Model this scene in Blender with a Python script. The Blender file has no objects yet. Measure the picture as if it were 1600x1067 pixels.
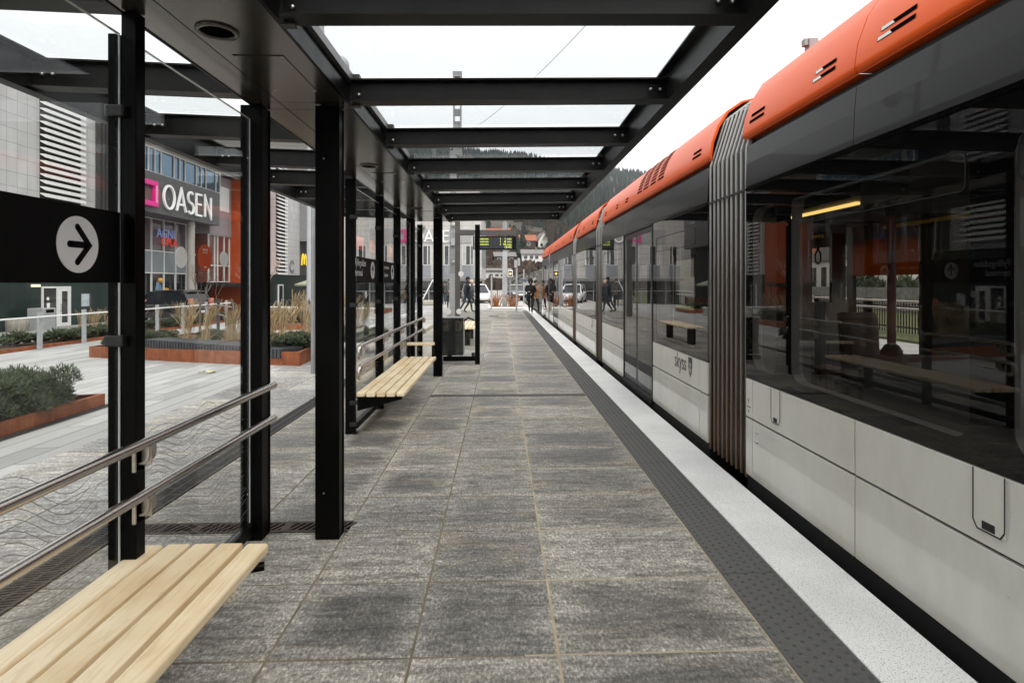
import bpy, bmesh, math, random
from mathutils import Vector, Matrix, noise
R=math.radians; PI=math.pi
random.seed(7)
S=bpy.context.scene; COL=S.collection
def lerp(a,b,t): return a+(b-a)*t
def clamp(x,a,b): return max(a,min(b,x))
# ------------------------------------------------------------------ materials
class NT:
    def __init__(s,m): s.t=m.node_tree; s.n=s.t.nodes
    def node(s,ty,**kw):
        n=s.n.new(ty)
        for k,v in kw.items():
            if k.startswith('_'): setattr(n,k[1:],v)
        return n
    def link(s,a,b): s.t.links.new(a,b)
    def setin(s,n,name,v):
        if hasattr(v,'links') or hasattr(v,'is_linked'): s.link(v,n.inputs[name])
        else: n.inputs[name].default_value=v
    def math(s,op,a,b=None,c=None,clampv=False):
        n=s.n.new('ShaderNodeMath'); n.operation=op; n.use_clamp=clampv
        for i,v in enumerate((a,b,c)):
            if v is None: continue
            s.setin(n,i,v)
        return n.outputs[0]
    def mix(s,f,a,b,mode='MIX'):
        n=s.n.new('ShaderNodeMix'); n.data_type='RGBA'; n.blend_type=mode
        s.setin(n,0,f); s.setin(n,6,a); s.setin(n,7,b); return n.outputs[2]
    def coord(s,scale=(1,1,1),loc=(0,0,0),rot=(0,0,0),kind='Object'):
        tc=s.n.new('ShaderNodeTexCoord'); mp=s.n.new('ShaderNodeMapping')
        mp.inputs['Scale'].default_value=scale; mp.inputs['Location'].default_value=loc; mp.inputs['Rotation'].default_value=rot
        s.link(tc.outputs[kind],mp.inputs[0]); return mp.outputs[0]
    def noise(s,vec,scale=5,detail=3,rough=.55,dist=0):
        n=s.n.new('ShaderNodeTexNoise'); n.inputs['Scale'].default_value=scale; n.inputs['Detail'].default_value=detail
        n.inputs['Roughness'].default_value=rough; n.inputs['Distortion'].default_value=dist
        if vec is not None: s.link(vec,n.inputs['Vector'])
        return n.outputs['Fac']
    def ramp(s,f,stops):
        n=s.n.new('ShaderNodeValToRGB'); e=n.color_ramp.elements
        while len(e)<len(stops): e.new(.5)
        for i,(p,c) in enumerate(stops):
            e[i].position=p; e[i].color=(c[0],c[1],c[2],1) if hasattr(c,'__len__') else (c,c,c,1)
        s.link(f,n.inputs[0]); return n.outputs[0]
    def bump(s,h,strength=.3,dist=.01):
        n=s.n.new('ShaderNodeBump'); n.inputs['Strength'].default_value=strength; n.inputs['Distance'].default_value=dist
        s.link(h,n.inputs['Height']); return n.outputs[0]
def c4(c): return (c[0],c[1],c[2],1)
def newmat(name):
    m=bpy.data.materials.new(name); m.use_nodes=True
    t=NT(m); b=t.n['Principled BSDF']; return m,t,b
def mat(name,col,rough=.5,metal=0,spec=.5,coat=0,var=.12,nscale=4,bump=0,bscale=60,emit=None,es=0,stretch=(1,1,1),coatrough=.03,rvar=.0):
    m,t,b=newmat(name)
    v=t.coord(stretch)
    if var>0:
        f=t.noise(v,nscale,4)
        a=[x*(1-var) for x in col]; c=[min(1,x*(1+var)) for x in col]
        t.link(t.ramp(f,[(.3,a),(.7,c)]),b.inputs['Base Color'])
        if rvar>0:
            t.link(t.math('MULTIPLY_ADD',f,rvar*2,rough-rvar),b.inputs['Roughness'])
    else: b.inputs['Base Color'].default_value=c4(col)
    if rvar==0: b.inputs['Roughness'].default_value=rough
    b.inputs['Metallic'].default_value=metal
    b.inputs['Specular IOR Level'].default_value=spec
    b.inputs['Coat Weight'].default_value=coat; b.inputs['Coat Roughness'].default_value=coatrough
    if bump>0: t.link(t.bump(t.noise(v,bscale,3),bump,.004),b.inputs['Normal'])
    if emit: b.inputs['Emission Color'].default_value=c4(emit); b.inputs['Emission Strength'].default_value=es
    return m
def glassmat(name,tint,refl=1.0,ior0=.04,wavy=0):
    m=bpy.data.materials.new(name); m.use_nodes=True; t=NT(m); t.n.clear()
    out=t.n.new('ShaderNodeOutputMaterial'); mx=t.n.new('ShaderNodeMixShader')
    tr=t.n.new('ShaderNodeBsdfTransparent'); tr.inputs[0].default_value=c4(tint)
    gl=t.n.new('ShaderNodeBsdfGlossy'); gl.inputs['Roughness'].default_value=0.0; gl.inputs[0].default_value=(1,1,1,1)
    lw=t.n.new('ShaderNodeLayerWeight'); lw.inputs['Blend'].default_value=.5
    p=t.math('POWER',lw.outputs['Facing'],5)
    f=t.math('MULTIPLY_ADD',p,(1-ior0)*refl,ior0*refl)
    t.link(f,mx.inputs[0]); t.link(tr.outputs[0],mx.inputs[1]); t.link(gl.outputs[0],mx.inputs[2]); t.link(mx.outputs[0],out.inputs[0])
    if wavy>0:
        t.link(t.bump(t.noise(t.coord((1,1,1)),1.6,1),wavy,.05),gl.inputs['Normal'])
    return m
def panelmat(name,col,bw,rh,joint=(.12,.12,.12),mortar=.012,axis='YZ',rough=.5,var=.07,offset=0.0,metal=0,spec=.4,bump=.15):
    m,t,b=newmat(name)
    tc=t.n.new('ShaderNodeTexCoord'); sp=t.n.new('ShaderNodeSeparateXYZ'); cb=t.n.new('ShaderNodeCombineXYZ')
    t.link(tc.outputs['Object'],sp.inputs[0])
    t.link(sp.outputs['XYZ'.index(axis[0])],cb.inputs[0]); t.link(sp.outputs['XYZ'.index(axis[1])],cb.inputs[1])
    br=t.n.new('ShaderNodeTexBrick'); br.offset=offset; br.squash=1
    br.inputs['Scale'].default_value=1; br.inputs['Brick Width'].default_value=bw; br.inputs['Row Height'].default_value=rh
    br.inputs['Mortar Size'].default_value=mortar; br.inputs['Mortar Smooth'].default_value=.1; br.inputs['Bias'].default_value=0
    br.inputs['Color1'].default_value=c4([x*(1-var) for x in col]); br.inputs['Color2'].default_value=c4([min(1,x*(1+var)) for x in col]); br.inputs['Mortar'].default_value=c4(joint)
    t.link(cb.outputs[0],br.inputs['Vector'])
    f=t.noise(t.coord((1,1,.35)),1.3,5)
    g=t.ramp(f,[(.25,.86),(.75,1.06)])
    t.link(t.mix(1,br.outputs['Color'],g,'MULTIPLY'),b.inputs['Base Color'])
    b.inputs['Roughness'].default_value=rough; b.inputs['Metallic'].default_value=metal; b.inputs['Specular IOR Level'].default_value=spec
    if bump: t.link(t.bump(t.math('SUBTRACT',1,br.outputs['Fac']),bump,.01),b.inputs['Normal'])
    return m
M={}
M['steel']=mat('black_painted_steel',(.0018,.0017,.0016),.33,spec=.085,var=.25,nscale=9,bump=.03,bscale=200,rvar=.08)
M['beamsteel']=mat('dark_grey_roof_steel',(.010,.0095,.009),.38,spec=.16,var=.3,nscale=6,bump=.03,bscale=200,rvar=.08)
M['clip']=mat('black_clip',(.01,.01,.01),.4,var=.1)
M['soffit']=mat('dark_bronze_soffit',(.10,.088,.074),.2,metal=.75,var=.3,nscale=2.2,stretch=(1,.3,1),rvar=.06)
M['greyflange']=mat('grey_flange',(.16,.16,.16),.4,metal=.5,var=.15)
M['inox']=mat('brushed_inox',(.62,.58,.54),.26,metal=1,var=.08,nscale=20,stretch=(1,.1,1))
M['inoxb']=mat('bracket_inox',(.55,.5,.44),.38,metal=1,var=.15,nscale=20)
M['bolt']=mat('bolt_steel',(.5,.5,.5),.3,metal=1,var=0)
M['glass']=glassmat('shelter_glass',(.95,.957,.953),.72)
M['roofglass']=glassmat('roof_glass',(.90,.915,.92),.6)
M['edgeglass']=mat('glass_edge',(.62,.66,.64),.2,var=0)
M['etch']=mat('etched_line',(.23,.235,.23),.7,var=0)
M['signblack']=mat('black_sign_film',(.003,.003,.003),.5,var=0,spec=.1)
M['signwhite']=mat('white_sign_film',(.74,.74,.74),.6,var=0)
M['dot']=mat('white_dot_film',(.85,.86,.84),.7,var=.04)
M['dotorange']=mat('orange_dot_film',(.55,.08,.02),.6,var=.05)
# wood
def woodmat(name,c1,c2,c3):
    m,t,b=newmat(name)
    at=t.n.new('ShaderNodeAttribute'); at.attribute_name='rnd'
    tc=t.n.new('ShaderNodeTexCoord'); ad=t.n.new('ShaderNodeVectorMath'); ad.operation='MULTIPLY_ADD'
    t.link(at.outputs['Vector'],ad.inputs[0]); ad.inputs[1].default_value=(31,17,9); t.link(tc.outputs['Object'],ad.inputs[2])
    mp=t.n.new('ShaderNodeMapping'); mp.inputs['Scale'].default_value=(9,.75,9); t.link(ad.outputs[0],mp.inputs[0])
    f=t.noise(mp.outputs[0],1.3,3,.5,1.3)
    w=t.math('FRACT',t.math('MULTIPLY',f,7))
    w=t.math('ABSOLUTE',t.math('SUBTRACT',w,.5))
    mp2=t.n.new('ShaderNodeMapping'); mp2.inputs['Scale'].default_value=(160,3,160); t.link(ad.outputs[0],mp2.inputs[0])
    g=t.noise(mp2.outputs[0],1,3,.6)
    base=t.ramp(t.math('MULTIPLY_ADD',w,.9,t.math('MULTIPLY',g,.45)),[(.12,c2),(.42,c1),(.75,c1)])
    s=t.ramp(t.noise(ad.outputs[0],2.4,3),[(.42,(1,1,1)),(.72,c3)])
    base=t.mix(1,base,s,'MULTIPLY')
    tn=t.ramp(at.outputs['Fac'],[(0,(.86,.84,.8)),(1,(1.04,1.03,1.0))])
    t.link(t.mix(1,base,tn,'MULTIPLY'),b.inputs['Base Color'])
    b.inputs['Roughness'].default_value=.55
    t.link(t.bump(g,.12,.002),b.inputs['Normal'])
    return m
M['wood']=woodmat('pale_pine',(.93,.80,.58),(.80,.64,.42),(.84,.75,.62))
# slabs
def slabmat(name,light,dark,amount=1.0):
    m,t,b=newmat(name)
    uv=t.n.new('ShaderNodeUVMap'); uv.uv_map='UVMap'
    at=t.n.new('ShaderNodeAttribute'); at.attribute_name='rnd'
    sp=t.n.new('ShaderNodeSeparateXYZ'); t.link(uv.outputs[0],sp.inputs[0])
    rs=t.n.new('ShaderNodeSeparateXYZ'); t.link(at.outputs['Vector'],rs.inputs[0])
    tc=t.n.new('ShaderNodeTexCoord'); ad=t.n.new('ShaderNodeVectorMath'); ad.operation='MULTIPLY_ADD'
    t.link(at.outputs['Vector'],ad.inputs[0]); ad.inputs[1].default_value=(37,53,0); t.link(tc.outputs['Object'],ad.inputs[2])
    def nz(scale,sc,detail=4,rough=.55,dist=0):
        mp=t.n.new('ShaderNodeMapping'); mp.inputs['Scale'].default_value=scale; t.link(ad.outputs[0],mp.inputs[0])
        return t.noise(mp.outputs[0],sc,detail,rough,dist)
    big=nz((1,1.6,1),2.6,5,.6,.6)
    # damp middle of each slab, ragged outline
    eu=t.math('MINIMUM',sp.outputs[0],t.math('SUBTRACT',1,sp.outputs[0]))
    ev=t.math('MINIMUM',sp.outputs[1],t.math('SUBTRACT',1,sp.outputs[1]))
    e=t.math('MULTIPLY_ADD',big,.5,t.math('MINIMUM',eu,ev))
    mot=nz((1,1.7,1),9,4,.65,.4)
    e=t.math('MULTIPLY_ADD',mot,.32,e)
    blot=t.ramp(e,[(.42,0.0),(.66,1.0)])
    bl2=t.math('MULTIPLY',blot,t.ramp(rs.outputs[0],[(.15,.1),(.75,1.0)]))
    vein=nz((1.2,9,1),1.7,6,.65,1.4)
    veinr=t.ramp(vein,[(.36,.62),(.5,1.0),(.62,1.28)])
    grain=nz((1.5,.85,1),52,3,.75,.2)
    gr=t.ramp(grain,[(.33,.38),(.46,.82),(.55,1.08),(.68,2.0)])
    grain2=nz((1.25,.9,1),20,3,.65,.5)
    gr2=t.ramp(grain2,[(.3,.72),(.7,1.26)])
    base=t.mix(t.math('MULTIPLY',bl2,amount),c4(light),c4(dark))
    tanm=t.math('MULTIPLY',t.ramp(nz((1,2.6,1),1.5,4,.6,1),[(.5,0),(.68,1)]),t.ramp(rs.outputs[1],[(.35,0),(.9,.65)]))
    base=t.mix(tanm,base,c4((light[0]*1.15,light[1]*1.0,light[2]*.74)))
    mo=t.ramp(mot,[(.32,.74),(.66,1.24)])
    for f in (veinr,gr,gr2,mo): base=t.mix(1,base,f,'MULTIPLY')
    base=t.mix(1,base,t.ramp(rs.outputs[2],[(0,(.76,.76,.775)),(1,(1.18,1.16,1.11))]),'MULTIPLY')
    t.link(base,b.inputs['Base Color'])
    t.link(t.ramp(bl2,[(0,.75),(1,.52)]),b.inputs['Roughness'])
    t.link(t.bump(t.math('ADD',t.math('MULTIPLY',grain2,1.0),vein),.35,.003),b.inputs['Normal'])
    return m
M['slab']=slabmat('quartzite_slab',(.305,.292,.262),(.132,.127,.115))
M['slabl']=slabmat('pale_quartzite_slab',(.36,.353,.338),(.25,.247,.24),.6)
M['mortar']=mat('sandy_joint',(.17,.14,.095),.9,var=.45,nscale=3,bump=.3)
M['tactile']=mat('tactile_concrete',(.105,.103,.099),.8,var=.22,nscale=60,bump=.25,bscale=250)
def granite(name,c,spk,scale=300):
    m,t,b=newmat(name); v=t.coord()
    f=t.noise(v,scale,1,.5); g=t.noise(v,2,4)
    base=t.ramp(f,[(.28,[x*spk for x in c]),(.42,c),(.75,[min(1,x*1.12) for x in c])])
    t.link(t.mix(1,base,t.ramp(g,[(.3,.88),(.7,1.05)]),'MULTIPLY'),b.inputs['Base Color']); b.inputs['Roughness'].default_value=.65
    t.link(t.bump(f,.1,.002),b.inputs['Normal']); return m
M['edge']=granite('white_granite',(.90,.89,.87),.35,170)
M['concrete']=mat('concrete',(.36,.355,.34),.85,var=.2,nscale=2,bump=.15)
M['ballast']=mat('trackbed',(.03,.029,.027),.9,var=.5,nscale=30,bump=.6,bscale=40)
M['railsteel']=mat('rail_steel',(.2,.17,.14),.35,metal=1,var=.2)
M['asphalt']=mat('asphalt',(.13,.13,.128),.9,var=.2,nscale=3,bump=.2,bscale=200)
# plaza strips
M['plaza']=panelmat('plaza_strip_paving',(.39,.39,.382),1.4,.30,(.2,.195,.185),.011,'YX',.7,.22,.37,bump=.2)
M['iron']=mat('cast_iron',(.035,.032,.03),.55,metal=.6,var=.3,nscale=12,bump=.2)
M['rustiron']=mat('rusty_iron',(.06,.04,.03),.7,metal=.4,var=.4,nscale=12)
M['dark']=mat('dark_void',(.004,.003,.003),.9,var=0,spec=0)
def corten():
    m,t,b=newmat('corten_steel'); v=t.coord(); f=t.noise(v,5,6,.65); g=t.noise(t.coord((6,6,.7)),3,3)
    base=t.ramp(f,[(.25,(.13,.035,.012)),(.5,(.27,.075,.024)),(.75,(.38,.12,.04))])
    t.link(t.mix(1,base,t.ramp(g,[(.3,.75),(.7,1.1)]),'MULTIPLY'),b.inputs['Base Color']); b.inputs['Roughness'].default_value=.72
    t.link(t.bump(f,.15,.003),b.inputs['Normal']); return m
M['corten']=corten()
M['soil']=mat('bark_soil',(.075,.045,.028),.95,var=.5,nscale=20,bump=.8,bscale=50)
def leafmat(name,a,b_,rough=.6):
    m,t,b=newmat(name); at=t.n.new('ShaderNodeAttribute'); at.attribute_name='rnd'
    t.link(t.ramp(at.outputs['Fac'],[(0,a),(1,b_)]),b.inputs['Base Color']); b.inputs['Roughness'].default_value=rough
    b.inputs['Specular IOR Level'].default_value=.25; return m
M['juniper']=leafmat('juniper_foliage',(.028,.040,.024),(.11,.135,.08))
M['grass']=leafmat('dry_grass',(.22,.15,.075),(.58,.45,.27))
M['twig']=mat('twig_bark',(.12,.09,.07),.85,var=.3)
M['rtwig']=leafmat('russet_twigs',(.25,.08,.03),(.42,.17,.06))
M['slatbench']=mat('anthracite_slat',(.045,.048,.055),.5,var=.2)
M['galv']=mat('galvanised_steel',(.42,.43,.44),.5,metal=.35,var=.12,nscale=8)
M['galvd']=mat('grey_painted_mast',(.27,.275,.28),.5,metal=.2,var=.12,nscale=5)
# buildings
M['clad']=panelmat('pale_cladding',(.48,.478,.48),.6,.70,(.25,.25,.25),.012,'YZ',.45)
M['cladx']=panelmat('pale_cladding_front',(.50,.485,.46),1.2,.6,(.30,.29,.28),.018,'XZ',.5)
M['louvre']=mat('white_louvre',(.74,.74,.73),.5,var=.06)
M['voiddk']=mat('louvre_void',(.03,.03,.03),.9,var=0)
M['greenwall']=panelmat('dark_green_panel',(.010,.026,.022),1.25,3.2,(.004,.006,.006),.02,'YZ',.3,.2,spec=.5,bump=0)
M['fascia']=panelmat('grey_ribbed_fascia',(.105,.103,.108),.12,9,(.06,.06,.06),.012,'YZ',.5,.1)
M['orange']=panelmat('orange_panel',(.44,.068,.010),2.4,5,(.2,.035,.008),.014,'YZ',.5,.07)
M['winblue']=mat('sky_window',(.10,.16,.22),.03,metal=.85,var=.1,nscale=.6)
M['winstrip']=mat('dark_shop_window',(.02,.021,.022),.05,spec=.8,var=.3,nscale=.8)
M['purplewin']=mat('mauve_window',(.10,.07,.085),.06,spec=.8,var=.35,nscale=.7)
M['bluepanel']=mat('grey_blue_panel',(.20,.23,.245),.35,var=.08)
M['alu']=mat('white_alu_frame',(.72,.72,.71),.4,var=.04)
M['soffitw']=panelmat('white_slat_soffit',(.55,.54,.51),.14,30,(.25,.25,.24),.02,'XY',.6,.05)
M['white']=mat('white_paint',(.78,.78,.77),.45,var=.04)
M['neonwhite']=mat('white_lit_letter',(.85,.85,.85),.5,var=0,emit=(1,1,1),es=.06)
M['magenta']=mat('magenta_sign',(.62,.01,.22),.4,var=0,emit=(.75,.01,.27),es=.06)
M['redreflect']=mat('red_letter_reflection',(.6,.03,.02),.4,var=0,emit=(.9,.06,.03),es=.2)  # glowing colour that imitates red lettering reflected in the glazing
M['bluereflect']=mat('blue_letter_reflection',(.2,.25,.5),.4,var=0,emit=(.3,.35,.7),es=.15)  # glow put in for the bluish reflected letters
M['yellow']=mat('yellow_lit',(.8,.55,.02),.4,var=0,emit=(1,.7,.03),es=.25)
M['darkgrey']=mat('dark_grey_clad',(.055,.052,.05),.5,var=.12)
M['midgrey']=mat('mid_grey_clad',(.20,.195,.20),.5,var=.08)
M['greypanel']=mat('grey_spandrel',(.23,.245,.27),.35,var=.08)
M['led']=mat('led_yellow',(.5,.6,.05),.5,var=0,emit=(.78,.9,.10),es=.45)
M['warm']=mat('warm_tube',(.9,.7,.3),.4,var=0,emit=(1,.66,.2),es=1.0)
M['lamp']=mat('orange_signal',(.9,.4,.1),.4,var=0,emit=(1,.42,.12),es=2.5)
M['parasol']=mat('green_parasol',(.30,.34,.25),.8,var=.08)
M['redfence']=mat('red_brown_board',(.14,.035,.02),.7,var=.2)
# tram
def trampaint():
    m,t,b=newmat('tram_white_paint'); v=t.coord()
    sp=t.n.new('ShaderNodeSeparateXYZ'); tc=t.n.new('ShaderNodeTexCoord'); t.link(tc.outputs['Object'],sp.inputs[0])
    dirt=t.math('MULTIPLY',t.ramp(t.math('DIVIDE',sp.outputs[2],.55),[(0,1),(1,0)]),t.ramp(t.noise(t.coord((1,1,.5)),2.2,5,.6),[(.3,.2),(.7,1)]))
    base=t.mix(t.math('MULTIPLY',dirt,.55),c4((.68,.665,.605)),c4((.44,.39,.31)))
    base=t.mix(1,base,t.ramp(t.noise(v,180,2),[(.2,.86),(.33,1.0)]),'MULTIPLY')
    base=t.mix(1,base,t.ramp(t.noise(t.coord((1,2.2,.9)),1.3,6,.7),[(.30,(.88,.86,.81)),(.6,(1,1,1))]),'MULTIPLY')
    base=t.mix(1,base,t.ramp(t.noise(t.coord((1,1,1)),34,4,.7),[(.24,(.55,.5,.42)),(.31,(1,1,1))]),'MULTIPLY')
    t.link(base,b.inputs['Base Color']); b.inputs['Roughness'].default_value=.4
    t.link(t.bump(t.noise(t.coord((1,1,1)),1.1,1),.03,.05),b.inputs['Coat Normal'])
    b.inputs['Coat Weight'].default_value=.8; b.inputs['Coat Roughness'].default_value=.02
    return m
M['tramwhite']=trampaint()
M['cantrail']=mat('anthracite_gloss',(.010,.0102,.011),.4,spec=.16,coat=.15,var=.06,nscale=1.5)
M['tramorange']=mat('tram_orange',(.80,.105,.013),.36,spec=.35,coat=.0,var=.05,nscale=1.2,coatrough=.12)
M['tramorange'].node_tree.nodes['Principled BSDF'].inputs['Specular Tint'].default_value=(1,.62,.42,1)
M['frit']=mat('black_glass_frit',(.002,.002,.002),.02,spec=.42,var=0)
M['tramglass']=glassmat('tinted_tram_glass',(.55,.535,.51),1.0,.038,.012)
M['tramglassfar']=glassmat('far_tram_glass',(.85,.85,.84),1.0)
M['rubber']=mat('black_rubber',(.012,.012,.012),.6,var=.1)
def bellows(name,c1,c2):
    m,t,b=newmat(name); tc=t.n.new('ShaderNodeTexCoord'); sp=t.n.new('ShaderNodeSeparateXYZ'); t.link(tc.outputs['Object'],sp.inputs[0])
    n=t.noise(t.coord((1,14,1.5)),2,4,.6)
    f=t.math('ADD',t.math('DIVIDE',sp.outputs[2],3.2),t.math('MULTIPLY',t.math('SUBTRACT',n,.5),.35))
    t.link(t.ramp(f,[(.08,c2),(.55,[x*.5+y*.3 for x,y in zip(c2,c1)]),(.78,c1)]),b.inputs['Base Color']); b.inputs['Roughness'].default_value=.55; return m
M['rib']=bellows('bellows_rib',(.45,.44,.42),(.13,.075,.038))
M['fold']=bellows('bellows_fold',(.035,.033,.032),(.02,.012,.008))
M['interior']=mat('tram_interior_grey',(.11,.105,.10),.5,var=.1)
M['interiord']=mat('tram_interior_dark',(.03,.03,.03),.5,var=.1)
M['redpole']=mat('red_pole',(.12,.012,.01),.35,var=.05)
M['seat']=mat('tram_seat_fabric',(.035,.022,.018),.8,var=.2,nscale=20)
M['amber']=mat('amber_blind',(.42,.16,.035),.7,var=.15)
_t=NT(M['amber']); _tl=_t.n.new('ShaderNodeBsdfTranslucent'); _tl.inputs[0].default_value=(.34,.135,.03,1); _mx=_t.n.new('ShaderNodeMixShader'); _mx.inputs[0].default_value=.7
_t.link(_t.n['Principled BSDF'].outputs[0],_mx.inputs[1]); _t.link(_tl.outputs[0],_mx.inputs[2]); _t.link(_mx.outputs[0],_t.n['Material Output'].inputs[0])
M['skyss']=mat('charcoal_decal',(.045,.045,.05),.5,var=0)
M['skin']=mat('skin',(.50,.30,.22),.55,var=.08)
M['jacketblack']=mat('black_cloth',(.012,.012,.014),.85,var=.3,nscale=15)
M['navy']=mat('navy_cloth',(.018,.022,.035),.85,var=.3,nscale=15)
M['jeans']=mat('blue_jeans',(.035,.06,.09),.85,var=.25,nscale=15)
M['greycloth']=mat('grey_cloth',(.06,.058,.055),.85,var=.25,nscale=15)
M['tan']=mat('tan_cloth',(.38,.18,.085),.8,var=.15,nscale=15)
M['shoeblk']=mat('black_shoe',(.015,.014,.013),.5,var=.1)
M['shoewht']=mat('white_shoe',(.7,.7,.68),.5,var=.05)
M['hairdark']=mat('dark_hair',(.02,.014,.01),.7,var=.2)
M['hairpale']=mat('pale_hair',(.62,.5,.36),.7,var=.15)
M['wool']=mat('cream_wool',(.7,.6,.5),.9,var=.1)
M['carblack']=mat('black_car_paint',(.012,.013,.016),.25,coat=1,var=.1)
M['carwhite']=mat('white_car_paint',(.72,.72,.72),.3,coat=.8,var=.04)
M['carglass']=mat('dark_car_glass',(.012,.014,.018),.03,spec=.8,var=0)
M['tyre']=mat('tyre_rubber',(.02,.02,.02),.85,var=.15)
M['rim']=mat('alloy_rim',(.4,.4,.41),.3,metal=.9,var=.05)
M['taillight']=mat('tail_light',(.55,.2,.14),.2,var=0,coat=.5)
M['headlight']=mat('head_light',(.6,.6,.6),.1,var=0,coat=1)
M['plategreen']=mat('green_plate',(.02,.30,.22),.5,var=0)
M['blackgrey']=mat('bin_body',(.018,.019,.018),.25,coat=.4,var=.1)
M['planterwood']=mat('barrel_wood',(.24,.22,.19),.85,var=.3,nscale=12,stretch=(1,1,.1))
M['hill']=None
def hillmat():
    m,t,b=newmat('hillside_scrub'); v=t.coord()
    f=t.noise(v,.05,6,.65); g=t.noise(v,.6,4,.6)
    base=t.ramp(f,[(.38,(.032,.031,.024)),(.5,(.065,.050,.036)),(.62,(.045,.05,.03))])
    t.link(t.mix(1,base,t.ramp(g,[(.3,.55),(.7,1.4)]),'MULTIPLY'),b.inputs['Base Color']); b.inputs['Roughness'].default_value=.95; return m
M['hill']=hillmat()
M['conifer']=leafmat('conifer_needles',(.009,.0145,.0115),(.027,.038,.029),.8)
M['larch']=leafmat('bare_birch',(.05,.034,.025),(.12,.083,.058),.8)
M['bark']=mat('bark',(.07,.05,.04),.9,var=.3,nscale=10)
M['housewhite']=mat('white_boards',(.68,.67,.64),.6,var=.05)
M['housedark']=mat('dark_brown_boards',(.05,.035,.028),.7,var=.15)
M['rooforange']=panelmat('orange_roof_tiles',(.33,.11,.055),.35,.35,(.25,.07,.03),.03,'XY',.7,.15)
M['roofgrey']=mat('grey_roof',(.17,.155,.15),.7,var=.15)
M['stonewall']=panelmat('rubble_stone_wall',(.20,.19,.17),.7,.4,(.08,.075,.07),.05,'XZ',.9,.35,.5)
M['lawn']=mat('lawn_grass',(.11,.125,.05),.95,var=.35,nscale=1.5,bump=.6,bscale=30)
M['brickorange']=mat('rust_board_facade',(.26,.085,.04),.7,var=.1)
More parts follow.
